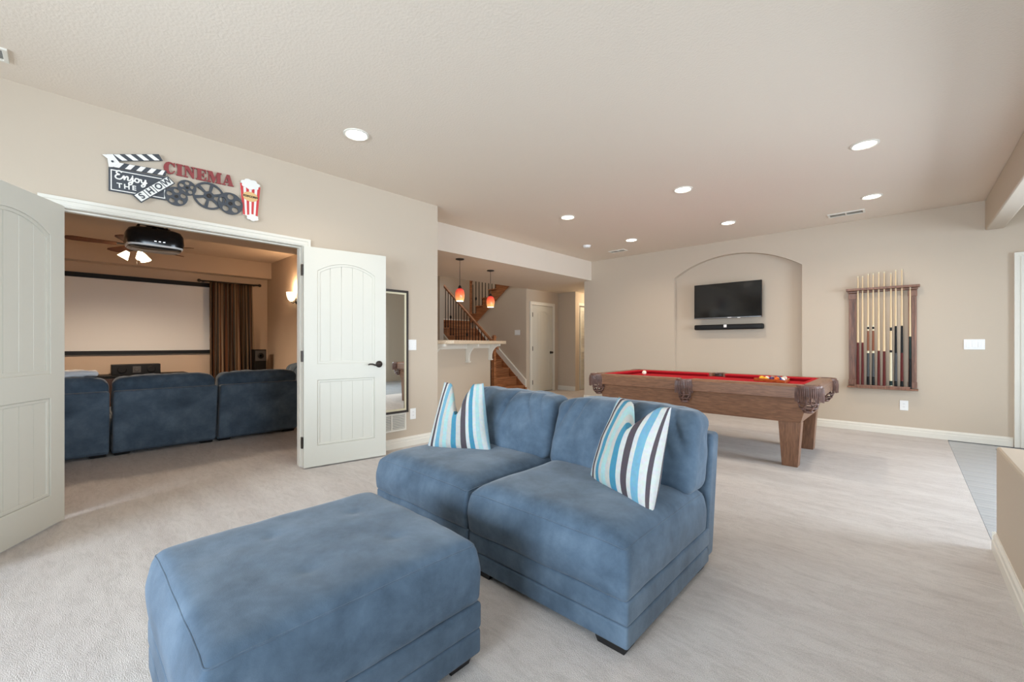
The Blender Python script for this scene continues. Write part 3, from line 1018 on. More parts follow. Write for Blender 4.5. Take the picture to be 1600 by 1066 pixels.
def pocket(cx, cy, ang, spread, corner):
    """leather pocket: padded iron rim, shield, fringe strands, net basket. ang = outward direction"""
    p = bpy.data.objects.new('pocket', None); C.objects.link(p); p.parent = pt
    p.location = (cx, cy, 0); p.rotation_euler = (0, 0, ang); p.empty_display_size = .05
    r = 0.092 if corner else 0.075
    a0, a1 = -spread, spread
    pts = arcpts(0, 0, r, a0, a1, 18)
    outer = arcpts(0, 0, r + .012, a0, a1, 18)
    MB().tube([(x, y, RT - .011) for x, y in pts], 0.013, 10).build('pocket_rim', M_leather, p, smooth=True)
    sh = outer + pts[::-1]
    MB().plate(sh, [], .668, RT - .006, 2).build('pocket_shield', M_leather, p)
    fr = MB()
    nf = 26 if corner else 15
    for k in range(nf):
        a = a0 + (a1 - a0) * (k + .5) / nf
        ro = r + .018
        q = (ro * math.cos(a), ro * math.sin(a))
        l = .612 + .010 * random.random()
        fr.tube([(q[0], q[1], RT - .022), (q[0] * 1.05, q[1] * 1.05, .70), (q[0] * 1.04, q[1] * 1.04, l)], [.0048, .0055, .004], 5)
    f_ = fr.build('fringe', M_leather, p); f_['kind'] = 'stuff'
    bk = MB()
    for k in range(6):
        a = 2 * PI * k / 6
        rr = r * .82
        bk.tube([(rr * math.cos(a), rr * math.sin(a), .668), (rr * 1.0 * math.cos(a + .25), rr * 1.0 * math.sin(a + .25), .60),
                 (rr * .85 * math.cos(a - .2), rr * .85 * math.sin(a - .2), .56), (rr * .45 * math.cos(a), rr * .45 * math.sin(a), .53)], .008, 6)
    for zz, q in ((.60, .82), (.56, .68)):
        bk.tube([(r * q * math.cos(2 * PI * k / 14), r * q * math.sin(2 * PI * k / 14), zz) for k in range(14)], .007, 6, closed=True)
    bo = bk.build('pocket_net', M_leather, p, smooth=True)
    bo['kind'] = 'stuff'
    MB().lathe([(.03, .542), (.042, .53), (.036, .514), (.02, .51)], 14).build('pocket_bottom', M_leather, p, smooth=True)
    MB().lathe([(r * .86, .7235), (r * .86, .7255)], 20).build('pocket_hole', M_black, p)


for sx in (-1, 1):
    for sy in (-1, 1):
        pocket(sx * (hx - .075), sy * (hy - .075), math.atan2(sy, sx), math.radians(98), True)
pocket(0, -hy + .03, -PI / 2, math.radians(80), False)
pocket(0, hy - .03, PI / 2, math.radians(80), False)

# balls and rack
BZ = 0.7225 + 0.0285


def ball_mat(name, col, striped):
    m, nt, b = principled(name)
    b.inputs['Roughness'].default_value = 0.12
    if not striped:
        b.inputs['Base Color'].default_value = col
        return m
    tc = nt.nodes.new('ShaderNodeTexCoord'); sp = nt.nodes.new('ShaderNodeSeparateXYZ')
    mt = nt.nodes.new('ShaderNodeMath'); mt.operation = 'ABSOLUTE'
    mt2 = nt.nodes.new('ShaderNodeMath'); mt2.operation = 'LESS_THAN'; mt2.inputs[1].default_value = 0.015
    mx = nt.nodes.new('ShaderNodeMix'); mx.data_type = 'RGBA'
    mx.inputs[6].default_value = srgb(240, 234, 220); mx.inputs[7].default_value = col
    nt.links.new(tc.outputs['Object'], sp.inputs[0]); nt.links.new(sp.outputs[2], mt.inputs[0])
    nt.links.new(mt.outputs[0], mt2.inputs[0]); nt.links.new(mt2.outputs[0], mx.inputs[0])
    nt.links.new(mx.outputs[2], b.inputs['Base Color'])
    return m


cols = {'yellow': srgb(240, 186, 50), 'blue': srgb(30, 60, 140), 'red': srgb(196, 30, 30), 'purple': srgb(70, 44, 96), 'orange': srgb(226, 110, 40),
        'green': srgb(20, 96, 60), 'maroon': srgb(110, 26, 34)}
sph = MB().ball((0, 0, 0), 0.0285, 20, 12).mesh('billiard_ball', smooth=True)
RACK_A = -0.42


def spin(x, y_):
    ca, sa = math.cos(RACK_A), math.sin(RACK_A)
    return (-1.155 + ca * x - sa * y_, 5.255 + sa * x + ca * y_)

D = 0.0575
order = [('yellow', 0), ('yellow', 1), ('purple', 0), ('orange', 0), ('blue', 1),
         ('red', 0), ('orange', 1), ('black', 0), ('red', 1), ('green', 0), ('blue', 0), ('purple', 1), ('maroon', 0), ('green', 1), ('maroon', 1)]
rowname = ['front row of the triangle, %s from its left end', 'second row of the triangle, %s from its left end', 'third row of the triangle, %s from its left end', 'fourth row of the triangle, %s end', 'far tip of the triangle']
nth = ['first', 'second', 'third', 'fourth', 'fifth']
k = 0
for r_ in range(5):
    for i in range(5 - r_):
        cname, st_ = order[k]
        col = cols.get(cname, srgb(16, 16, 18))
        me = sph.copy(); me.materials.clear()
        me.materials.append(ball_mat('ball_%s_%s' % (cname, 'striped' if st_ else 'solid'), col, st_))
        o = link('billiard_ball', me, None)
        o.location = (*spin((i + r_ * .5) * D, r_ * D * .866), BZ)
        o.rotation_euler = (random.uniform(.4, 1.3), random.uniform(-.6, .6), random.uniform(0, 6))
        where = rowname[r_] % nth[i] if r_ < 3 else (rowname[3] % ('left', 'right')[i] if r_ == 3 else rowname[4])
        tag(o, '%s %s billiard ball, %s' % ('striped white and' if st_ else 'solid', cname, where), 'ball', 'billiard balls in the triangle')
        k += 1
o = link('billiard_ball', MB().ball((0, 0, 0), 0.0285, 24, 14).mesh('cue_ball', smooth=True), M_cream)
o.location = (-2.52, 5.24, BZ)
tag(o, 'plain cream cue ball alone on the red felt', 'ball')
# wooden triangle
tri = []
gap = 0.0285 * 1.0


def tri_pts(off):
    # triangle offset outwards from ball centres
    A = Vector((0, 0)); B = Vector((4 * D, 0)); Cc = Vector((2 * D, 4 * D * .866))
    k3 = off * math.sqrt(3)
    return [spin(A.x - k3, A.y - off), spin(B.x + k3, B.y - off), spin(Cc.x, Cc.y + 2 * off)]


def rounded(tri, r=0.02, n=5):
    out = []
    for i in range(3):
        P = Vector(tri[i]); A = Vector(tri[i - 1]); B = Vector(tri[(i + 1) % 3])
        a = P + (A - P).normalized() * r * 1.73; b = P + (B - P).normalized() * r * 1.73
        for k in range(n + 1):
            s = k / n
            q = (1 - s) ** 2 * a + 2 * s * (1 - s) * P + s * s * b
            out.append((q.x, q.y))
    return out


o = MB().plate(rounded(tri_pts(0.047), .022), [rounded(tri_pts(0.031), .012)], 0.7235, 0.754, 2).build('ball_rack', M_rackorange, bevel=0.003)
tag(o, 'orange-brown wooden triangle rack around the balls', 'ball rack')

# ================================================================== WALL THINGS ON THE BACK WALL
tv = thing('television', 'black flat television inside the arched niche', 'television', (-2.046, BW + 0.09, 1.535))
MB().box(-.487, .487, -.135, -.10, .0, .552).build('housing', M_black, tv, bevel=0.004)
MB().box(-.479, .479, -.1365, -.134, .022, .545).build('screen', M_screen, tv)
MB().box(-.487, .487, -.1385, -.134, .0, .014).build('lower_bezel', M_grey, tv)
MB().box(.02, .075, -.140, -.138, .003, .011).build('maker_badge', M_plastic, tv)
MB().box(.16, .20, -.140, -.138, -.004, .006).build('sensor_window', M_plastic, tv)
MB().box(-.2, .2, -.10, 0.0, .15, .42).build('wall_mount', M_blackm, tv)
sb = thing('soundbar', 'long black soundbar mounted beneath the television', 'soundbar', (-2.043, BW + 0.09, 1.355))
softbox('housing', M_black, sb, (0, -.075, .042), (1.0, .085, .082), .02, 8)
MB().box(-.045, -.003, -.1195, -.1165, .035, .078).build('badge', M_plastic, sb)
for sx in (-.3, .3):
    MB().box(sx - .03, sx + .03, -.04, 0, .015, .07).build('bracket', M_blackm, sb)


def wallplate(name, label, cat, loc, rotz, wd, ht, rockers=0, sockets=0):
    t = thing(name, label, cat, loc, rotz)
    MB().box(-wd / 2, wd / 2, -.006, 0, -ht / 2, ht / 2).build('cover_plate', M_plastic, t, bevel=.003)
    for i in range(rockers):
        cx = (i - (rockers - 1) / 2) * .046
        MB().quadbox([(cx - .016, -.010, -.033), (cx + .016, -.010, -.033), (cx + .016, -.004, -.033), (cx - .016, -.004, -.033),
                      (cx - .016, -.0065, .033), (cx + .016, -.0065, .033), (cx + .016, -.004, .033), (cx - .016, -.004, .033)]).build('rocker', M_plastic, t, bevel=.001)
    for i in range(sockets):
        cz = (i - .5) * .038
        s = MB().lathe([(.0165, -.0085), (.0165, -.005)], 18, (0, 0, cz), 1).build('socket', M_plastic, t)
        for dx in (-.006, .006):
            MB().box(dx - .0012, dx + .0012, -.0092, -.0084, cz - .002, cz + .007).build('slot', M_slot, s)
    return t


wallplate('light_switch', 'white three-gang light switch to the right of the cue rack', 'light switch', (0.572, BW, 1.125), 0, .165, .118, rockers=3)
wallplate('wall_outlet', 'white wall outlet below the cue rack', 'outlet', (-0.015, BW, 0.367), 0, .078, .122, sockets=2)
wallplate('light_switch', 'white two-gang light switch beside the tall mirror', 'light switch', (LW, 2.645, 1.12), PI / 2, .118, .118, rockers=2)
wallplate('wall_outlet', 'white wall outlet below the tall mirror, next to the striped pillow', 'outlet', (LW, 2.66, .35), PI / 2, .075, .122, sockets=2)
wallplate('light_switch', 'small white light switch on the stair wall', 'light switch', (-6.54, 7.15, 1.39), 0, .165, .118, rockers=3)

# ------------------------------------------------------------------ cue rack
cr = thing('cue_rack', 'brown wooden wall cue rack holding ten cues', 'cue rack', (-0.224, BW, 0.56))
RW_ = 0.325
for sx in (-1, 1):
    cx = sx * (RW_ - .04)
    so = MB().box(cx - .038, cx + .038, -.032, 0, .03, 1.235).build('side_post', M_rackwood, cr, bevel=.003)
    for k in (-1, 0, 1):
        MB().box(cx + k * .02 - .005, cx + k * .02 + .005, -.038, -.03, .10, 1.14).build('flute', M_rackwood, so, bevel=.002)
    for z0 in (.03, 1.155):
        b = MB().box(cx - .042, cx + .042, -.045, -.03, z0, z0 + .075).build('corner_block', M_rackwood, so, bevel=.003)
MB().box(-RW_ - .012, RW_ + .012, -.095, 0, 0, .022).build('bottom_shelf', M_rackwood, cr, bevel=.005)
MB().box(-RW_ + .06, RW_ - .06, -.095, -.085, .022, .045).build('shelf_lip', M_rackwood, cr, bevel=.002)
hs = []
top = [(-RW_ - .02, -.10), (RW_ + .02, -.10), (RW_ + .02, 0), (-RW_ - .02, 0)]
cue_x = [-0.452, -0.407, -0.352, -0.302, -0.249, -0.197, -0.134, -0.09, -0.034, 0.04]
MB().plate([(-RW_ - .024, -.10), (RW_ + .024, -.10), (RW_ + .024, 0), (-RW_ - .024, 0)],
           [circle(cx_ + .224, -.062, .0125, 12) for cx_ in cue_x], 1.262, 1.29, 2).build('top_shelf', M_rackwood, cr, bevel=.002)
MB().box(-RW_ - .008, RW_ + .008, -.042, 0, 1.235, 1.262).build('top_molding', M_rackwood, cr, bevel=.006)

M_maple = mat('maple_shaft', srgb(226, 200, 160), .3)
M_mar = mat('maroon_butt', srgb(92, 36, 34), .25)
M_dgrey = mat('charcoal_grip', srgb(58, 60, 62), .6)
M_brn = mat('brown_forearm', srgb(130, 78, 54), .3)
M_blk = mat('black_butt', srgb(22, 24, 26), .25)
M_grn = mat('dark_green_butt', srgb(28, 44, 42), .25)
M_ivory = mat('ivory_butt', srgb(222, 212, 182), .3)
M_tip = mat('blue_tip', srgb(90, 110, 120), .8)


def cue(label, x, length, parts):
    """parts: list of (from, to, material, name) as fractions of the length, measured from the butt"""
    t = thing('pool_cue', label, 'pool cue', (x, BW - .062, .584), 0, 'cues in the wall rack')
    # leans back into the top shelf
    def rad(s): return .0155 - .0095 * s
    for (a, b, m, nm) in parts:
        n = 4
        MB().lathe([(rad(a + (b - a) * i / n), (a + (b - a) * i / n) * length) for i in range(n + 1)], 12).build(nm, m, t, smooth=False)
    MB().lathe([(.0065, length), (.0065, length + .014), (.005, length + .017)], 10).build('tip', M_ivory, t)
    return t


def plain(butt, f=.36): return [(0, .012, M_blk, 'bumper'), (.012, f, butt, 'butt'), (f, 1, M_maple, 'shaft')]


def fancy(grip, fore, buttc): return [(0, .012, M_blk, 'bumper'), (.012, .09, buttc, 'butt'), (.09, .30, grip, 'grip'), (.30, .32, M_ivory, 'ring'), (.32, .50, fore, 'forearm'), (.50, .515, M_ivory, 'joint'), (.515, .535, M_blk, 'joint_collar'), (.535, .55, M_ivory, 'ferrule_ring'), (.55, 1, M_maple, 'shaft')]


L = 1.43
cue_x = [-0.452, -0.407, -0.352, -0.302, -0.249, -0.197, -0.134, -0.09, -0.034, 0.04]
cue('maroon-butted pool cue, first in the rack from the left post', cue_x[0], L - .02, plain(M_mar, .40))
cue('maroon-butted pool cue, second in the rack from the left post', cue_x[1], L - .02, plain(M_mar, .40))
cue('charcoal-wrapped pool cue with white rings, left one of the pair', cue_x[2], L, fancy(M_dgrey, M_brn, M_blk))
cue('charcoal-wrapped pool cue with white rings, right one of the pair', cue_x[3], L, fancy(M_dgrey, M_brn, M_blk))
cue('plain reddish-butted pool cue just right of the charcoal pair', cue_x[4], L + .01, plain(M_mar, .32))
cue('plain reddish-butted pool cue just left of the ivory-handled cue', cue_x[5], L + .01, plain(M_mar, .315))
cue('pool cue with an ivory-coloured handle in the rack', cue_x[6], L - .01, [(0, .02, M_ivory, 'bumper'), (.02, .06, M_grn, 'butt'), (.06, .31, M_ivory, 'grip'), (.31, .33, M_blk, 'ring'), (.33, .5, M_maple, 'forearm'), (.5, .53, M_blk, 'joint'), (.53, 1, M_maple, 'shaft')])
cue('pool cue with long black butt, left of the two black ones', cue_x[7], L + .02, [(0, .06, M_blk, 'butt'), (.06, .30, M_dgrey, 'grip'), (.30, .53, M_blk, 'forearm'), (.53, 1, M_maple, 'shaft')])
cue('pool cue with long black butt and a maroon band, right of the two black ones', cue_x[8], L + .025, [(0, .06, M_blk, 'butt'), (.06, .30, M_mar, 'grip'), (.30, .53, M_blk, 'forearm'), (.53, 1, M_maple, 'shaft')])
cue('short dark green pool cue whose tip stays under the top shelf', cue_x[9], 1.225, [(0, .30, M_blk, 'butt'), (.30, .52, M_grn, 'forearm'), (.52, 1, M_maple, 'shaft')])

# ================================================================== LEFT WALL THINGS
mr = thing('wall_mirror', 'tall narrow dark-framed mirror behind the open door', 'mirror', (LW, 2.41, 0.38))
MB().plate([(-.18, 0), (.18, 0), (.18, 1.335), (-.18, 1.335)], [[(-.155, .025), (.155, .025), (.155, 1.31), (-.155, 1.31)]], .0, .024, 0).build('frame', M_bronze, mr, bevel=.002)
MB().plate([(-.155, .025), (.155, .025), (.155, 1.31), (-.155, 1.31)], [[(-.135, .045), (.135, .045), (.135, 1.29), (-.135, 1.29)]], .0, .018, 0).build('inner_liner', M_ivory, mr)
MB().box(0.0, .010, -.14, .14, .04, 1.295).build('mirror_glass', M_mirror, mr)


def vent(name, label, loc, rot, L_, W_, nsl, split=False):
    t = thing(name, label, 'air vent', loc)
    t.rotation_euler = rot
    holes = [[(-L_ / 2 + .02, -W_ / 2 + .02), (L_ / 2 - .02, -W_ / 2 + .02), (L_ / 2 - .02, W_ / 2 - .02), (-L_ / 2 + .02, W_ / 2 - .02)]]
    if split:
        holes = [[(-L_ / 2 + .02, -W_ / 2 + .02), (-.008, -W_ / 2 + .02), (-.008, W_ / 2 - .02), (-L_ / 2 + .02, W_ / 2 - .02)],
                 [(.008, -W_ / 2 + .02), (L_ / 2 - .02, -W_ / 2 + .02), (L_ / 2 - .02, W_ / 2 - .02), (.008, W_ / 2 - .02)]]
    MB().plate([(-L_ / 2, -W_ / 2), (L_ / 2, -W_ / 2), (L_ / 2, W_ / 2), (-L_ / 2, W_ / 2)], holes, 0.0, .012, 2).build('vent_frame', M_white, t, bevel=.002)
    MB().box(-L_ / 2 + .018, L_ / 2 - .018, -W_ / 2 + .018, W_ / 2 - .018, 0.0, .002).build('vent_backing', M_slot, t)
    me = None
    for i in range(nsl):
        yy = -W_ / 2 + .02 + (W_ - .04) * (i + .5) / nsl
        if me is None:
            s = (W_ - .04) / nsl * .32
            me = MB().quadbox([(-L_ / 2 + .02, -s, .002), (L_ / 2 - .02, -s, .002), (L_ / 2 - .02, -s + .003, .002), (-L_ / 2 + .02, -s + .003, .002),
                               (-L_ / 2 + .02, s, .010), (L_ / 2 - .02, s, .010), (L_ / 2 - .02, s + .003, .010), (-L_ / 2 + .02, s + .003, .010)]).mesh('vent_slat')
            me.materials.append(M_white)
        o = link('vent_slat', me, None, t); o.location = (0, yy, 0)
    return t


# local z of the vent becomes the outward direction
vent('air_vent', 'white return air grille under the tall mirror', (LW, 2.39, .285), (PI / 2, 0, PI / 2), .36, .20, 9, True)
vent('air_vent', 'white ceiling vent above the cue rack', (-.54, 6.64, H), (PI, 0, 0), .36, .16, 6, True)
vent('air_vent', 'small white ceiling vent near the far left corner', (-3.66, 6.60, H), (PI, 0, 0), .30, .14, 6, True)
vent('air_vent', 'white ceiling vent cut off at the left edge of the photo', (-3.68, -.40, H), (PI, 0, PI / 2), .36, .16, 6, False)

# smoke detector
sd = thing('smoke_detector', 'round white smoke detector on the ceiling', 'smoke detector', (-3.845, 5.905, H))
smooth_angle(MB().lathe([(.062, 0), (.062, -.012), (.056, -.03), (.03, -.038), (.005, -.038)], 28).build('cover', M_plastic, sd))
MB().lathe([(.068, 0), (.068, -.008), (.05, -.008)], 28).build('base_ring', M_plastic, sd)

# ------------------------------------------------------------------ cinema sign
M_sdark = mat('sign_charcoal', srgb(70, 74, 80), .5, metal=.2)
M_sred = mat('sign_red', srgb(142, 60, 60), .5)
M_swhite = mat('sign_white', srgb(238, 236, 230), .5)
M_pred = mat('popcorn_red', srgb(206, 60, 62), .5)
M_tan = mat('popcorn_tan', srgb(226, 186, 128), .5)
sg = thing('cinema_sign', 'metal cinema wall sign with clapperboard, film reels and popcorn above the double doors', 'wall sign', (LW, 0, 0))


def flat(name, outer, holes, x0, x1, m, parent, label=None, bevel=0):
    return MB().plate(outer, holes, x0, x1, 0).build(name, m, parent, bevel=bevel, label=label)


# clapperboard (coordinates: y, z on the wall)
cb = flat('clapperboard', [(.203, 2.190), (.515, 2.200), (.515, 2.372), (.203, 2.352)], [], .008, .016, M_sdark, sg, 'charcoal clapperboard reading Enjoy the show')
bw = .005
o4 = [(.213, 2.199), (.506, 2.209), (.506, 2.355), (.213, 2.341)]
i4 = [(.219, 2.205), (.500, 2.215), (.500, 2.349), (.219, 2.335)]
flat('board_border', o4, [i4], .016, .018, M_swhite, cb)


def stick(P, Q, wd, n, slant, name):
    """striped bar from P to Q"""
    P, Q = Vector(P), Vector(Q); d = (Q - P); L_ = d.length; d.normalize(); nrm = Vector((-d.y, d.x))
    def pt_(s, tt): q = P + d * s + nrm * tt; return (q.x, q.y)
    so = flat(name, [pt_(0, 0), pt_(L_, 0), pt_(L_ + slant * .3, wd), pt_(0, wd)], [], .010, .018, M_sdark, sg)
    step = L_ / n
    for i in range(n):
        a = i * step + .012; b = a + step * .5
        flat('stripe', [pt_(a, .002), pt_(b, .002), pt_(min(b + slant, L_), wd - .002), pt_(min(a + slant, L_ - .001), wd - .002)], [], .017, .0195, M_swhite, so)
    return so


stick((.215, 2.356), (.508, 2.379), .040, 5, .028, 'lower_stick')
stick((.203, 2.392), (.492, 2.487), .046, 5, -.032, 'upper_stick')
flat('clapper_hinge', [(.194, 2.436), (.204, 2.354), (.224, 2.357), (.258, 2.398), (.236, 2.428), (.224, 2.446)], [], .017, .021, M_swhite, sg)
flat('hinge_pin', circle(.222, 2.395, .007, 12), [], .021, .024, M_sdark, sg)


def ribbon(name, pts, wd, m, parent, x=.019):
    """flat stroke along a 2-D polyline"""
    pts = [Vector(p) for p in pts]
    Lf, Rt = [], []
    for i, p in enumerate(pts):
        tt = (pts[min(i + 1, len(pts) - 1)] - pts[max(i - 1, 0)]).normalized()
        nn = Vector((-tt.y, tt.x))
        ww = wd[i] if isinstance(wd, (list, tuple)) else wd
        Lf.append(p + nn * ww / 2); Rt.append(p - nn * ww / 2)
    mb = MB()
    nn_ = len(pts)
    va = [mb.bm.verts.new((x + .0012 * i / nn_, p.x, p.y)) for i, p in enumerate(Lf)]; vb = [mb.bm.verts.new((x + .0012 * i / nn_, p.x, p.y)) for i, p in enumerate(Rt)]
    vc = [mb.bm.verts.new((x - .003, p.x, p.y)) for p in Lf]; vd = [mb.bm.verts.new((x - .003, p.x, p.y)) for p in Rt]
    for i in range(len(pts) - 1):
        mb.bm.faces.new([va[i], va[i + 1], vb[i + 1], vb[i]])
        mb.bm.faces.new([vc[i], vd[i], vd[i + 1], vc[i + 1]])
        mb.bm.faces.new([va[i], vc[i], vc[i + 1], va[i + 1]])
        mb.bm.faces.new([vb[i], vb[i + 1], vd[i + 1], vd[i]])
    return mb.build(name, m, parent)


def spline(ctrl, n=8):
    """Catmull-Rom through control points"""
    c = [Vector(p) for p in ctrl]; c = [c[0]] + c + [c[-1]]
    out = []
    for i in range(1, len(c) - 2):
        for k in range(n):
            s = k / n
            out.append(.5 * ((2 * c[i]) + (-c[i - 1] + c[i + 1]) * s + (2 * c[i - 1] - 5 * c[i] + 4 * c[i + 1] - c[i + 2]) * s * s + (-c[i - 1] + 3 * c[i] - 3 * c[i + 1] + c[i + 2]) * s ** 3))
    out.append(c[-2]); return out


# script word, units: x in letter units, scaled onto the board
ox, oz, ss = .236, 2.283, .030


def S(pts): return [(ox + p[0] * ss, oz + p[1] * ss + p[0] * ss * .02) for p in pts]


SCR = {
    'letter_e': [(1.15, 1.65), (.75, 1.95), (.3, 1.75), (.25, 1.35), (.7, 1.1), (.3, .95), (.02, .5), (.25, .08), (.8, .05), (1.2, .4)],
    'letter_n': [(1.2, .4), (1.5, .95), (1.55, .1), (1.75, .7), (2.1, .95), (2.2, .6), (2.15, .15), (2.5, .15), (2.75, .5)],
    'letter_j': [(2.75, .5), (2.98, .98), (3.0, .2), (2.85, -.6), (2.45, -.85), (2.35, -.5), (2.9, -.05), (3.4, .35)],
    'letter_o': [(3.95, .9), (3.55, .85), (3.4, .4), (3.6, .05), (4.0, .1), (4.15, .55), (3.95, .9), (4.2, .75), (4.55, .85)],
    'letter_y': [(4.55, .9), (4.6, .3), (4.85, .1), (5.2, .5), (5.3, .95), (5.3, .2), (5.15, -.55), (4.75, -.85), (4.6, -.5), (5.1, -.1), (5.6, .35)],
}
for i, (nm, pts) in enumerate(SCR.items()):
    ribbon(nm, spline(S(pts)), .0085, M_swhite, cb, .0185 + .0006 * i)
flat('letter_dot', circle(ox + 3.0 * ss, oz + 1.35 * ss, .0045, 10), [], .016, .019, M_swhite, cb)


def place_text(s, size, y, z, ang, m, parent, name, x=.0195, offset=0.0):
    me = text_mesh(s, size, .001, offset)
    me.materials.append(m)
    o = link(name, me, None, parent)
    # text plane XY -> wall plane: local x along +Y of the world, local y along +Z
    o.matrix_local = Matrix.Translation((x, y, z)) @ Matrix.Rotation(ang, 4, 'X') @ Matrix(((0, 0, 1, 0), (1, 0, 0, 0), (0, 1, 0, 0), (0, 0, 0, 1)))
    return o


for i, ch in enumerate('THE'):
    place_text(ch, .046, .258 + i * .038, 2.238 + i * .0012, .03, M_swhite, cb, 'letter_' + ch.lower(), x=.0175, offset=.0012)

# SHOW strip
A_, B_ = Vector((.352, 2.170)), Vector((.538, 2.357))
d_ = (B_ - A_).normalized(); n_ = Vector((-d_.y, d_.x)); L_ = (B_ - A_).length


def sp_(s, tt): q = A_ + d_ * s + n_ * tt; return (q.x, q.y)


stp = flat('show_strip', [sp_(-.004, -.032), sp_(L_ + .004, -.032), sp_(L_ + .004, .032), sp_(-.004, .032)], [], .018, .024, M_sdark, sg, 'white ticket strip reading SHOW')
for i, ch in enumerate('SHOW'):
    a, b = i * L_ / 4 + .003, (i + 1) * L_ / 4 - .003
    flat('letter_tile', [sp_(a, -.026), sp_(b, -.026), sp_(b, .026), sp_(a, .026)], [], .024, .0255, M_swhite, stp)
    c_ = sp_((a + b) / 2, 0)
    place_text(ch, .056, c_[0], c_[1], math.atan2(d_.y, d_.x), M_sdark, stp, 'letter_' + ch.lower(), x=.027, offset=.0015)

# slab-serif letters of the word on top
CIN = {
    'C': ([(.95, .66), (.95, 1), (.86, 1), (.82, .93), (.6, 1.0), (.4, 1), (.18, .9), (.05, .7), (0, .5), (.05, .3), (.18, .1), (.4, 0), (.6, 0), (.82, .1), (.96, .3), (.88, .36), (.76, .18), (.62, .1), (.54, .12), (.44, .3), (.42, .5), (.44, .7), (.54, .88), (.62, .9), (.76, .82), (.87, .66)], 1.0),
    'I': ([(0, 0), (.56, 0), (.56, .1), (.47, .1), (.47, .9), (.56, .9), (.56, 1), (0, 1), (0, .9), (.09, .9), (.09, .1), (0, .1)], .56),
    'N': ([(0, 0), (.38, 0), (.38, .1), (.25, .1), (.25, .72), (.78, 0), (.92, 0), (.92, .9), (1.05, .9), (1.05, 1), (.67, 1), (.67, .9), (.80, .9), (.80, .46), (.42, 1), (0, 1), (0, .9), (.13, .9), (.13, .1), (0, .1)], 1.05),
    'E': ([(0, 0), (.9, 0), (.93, .34), (.84, .34), (.74, .1), (.47, .1), (.47, .46), (.6, .46), (.64, .32), (.72, .32), (.72, .70), (.64, .70), (.6, .56), (.47, .56), (.47, .9), (.74, .9), (.82, .68), (.9, .68), (.88, 1), (0, 1), (0, .9), (.1, .9), (.1, .1), (0, .1)], .93),
    'M': ([(0, 0), (.36, 0), (.36, .1), (.24, .1), (.24, .74), (.54, 0), (.66, 0), (.92, .72), (.92, .1), (.82, .1), (.82, 0), (1.36, 0), (1.36, .1), (1.26, .1), (1.26, .9), (1.36, .9), (1.36, 1), (.94, 1), (.72, .42), (.48, 1), (0, 1), (0, .9), (.12, .9), (.12, .1), (0, .1)], 1.36),
    'A': ([(0, 0), (.34, 0), (.34, .1), (.24, .1), (.29, .26), (.62, .26), (.67, .1), (.56, .1), (.56, 0), (1.12, 0), (1.12, .1), (1.04, .1), (.72, 1), (.44, 1), (.12, .1), (0, .1)], 1.12),
}
xx = .497
LHt = .088
for ch in 'CINEMA':
    pts, adv = CIN[ch]
    holes = [[(.33, .36), (.46, .74), (.58, .36)]] if ch == 'A' else []
    sx_ = LHt * .80
    def tf(p): yy = xx + p[0] * sx_; return (yy, 2.402 + p[1] * LHt + (yy - .49) * .035)
    flat('letter_' + ch.lower(), [tf(p) for p in pts], [[tf(p) for p in h_] for h_ in holes], .004, .014, M_sred, sg, 'dark red slab-serif letter')
    xx += (adv + .06) * sx_


def reel(cy, cz, r, nh, hr, hd, x0, spokes=False, hub=0.0):
    if spokes:
        holes = []
        for i in range(nh):
            a0, a1 = 2 * PI * i / nh + .13 + .3, 2 * PI * (i + 1) / nh - .13 + .3
            ri, ro = r * .34, r * .86
            holes.append([(cy + ri * math.cos(a0 + .12), cz + ri * math.sin(a0 + .12))] +
                         [(cy + ro * math.cos(a0 + (a1 - a0) * k / 8), cz + ro * math.sin(a0 + (a1 - a0) * k / 8)) for k in range(9)] +
                         [(cy + ri * math.cos(a1 - .12), cz + ri * math.sin(a1 - .12))])
    else:
        holes = [circle(cy + hd * r * math.cos(2 * PI * i / nh + .3), cz + hd * r * math.sin(2 * PI * i / nh + .3), hr * r, 14) for i in range(nh)]
    ro_ = flat('film_reel', circle(cy, cz, r, 36), holes, x0, x0 + .006, M_sdark, sg, 'charcoal film reel')
    flat('reel_hub', circle(cy, cz, r * .16, 14), [circle(cy, cz, r * .06, 10)], x0 + .006, x0 + .010, M_bronze, ro_)


reel(.637, 2.328, .058, 5, .25, .60, .006)
reel(.571, 2.243, .070, 5, .24, .62, .013)
reel(.775, 2.300, .106, 6, 0, 0, .0095, True)
reel(.917, 2.272, .088, 5, .25, .62, .017)

# popcorn box
px0, px1, pz0, pz1 = .985, 1.135, 2.205, 2.462
ins = .022
pb = flat('popcorn_box', [(px0 + ins, pz0), (px1 - ins, pz0), (px1, pz1), (px0, pz1)], [], .006, .016, M_swhite, sg, 'red and white striped popcorn box')
for i in range(4):
    f0, f1 = (i * 2) / 7.0, (i * 2 + 1) / 7.0
    def bx_(f, z): q = (z - pz0) / (pz1 - pz0); a = px0 + ins * (1 - q); b = px1 - ins * (1 - q); return (a + (b - a) * f, z)
    flat('box_stripe', [bx_(f0, pz0 + .002), bx_(f1, pz0 + .002), bx_(f1, pz1), bx_(f0, pz1)], [], .016, .0175, M_pred, pb)
flat('box_label', [(1.06 + .056 * math.cos(a * PI / 12), 2.365 + .040 * math.sin(a * PI / 12)) for a in range(24)], [], .0175, .020, M_tan, pb)
place_text('POPCORN', .0225, 1.06, 2.365, 0.0, M_bronze, pb, 'box_lettering', x=.0215, offset=.0008)


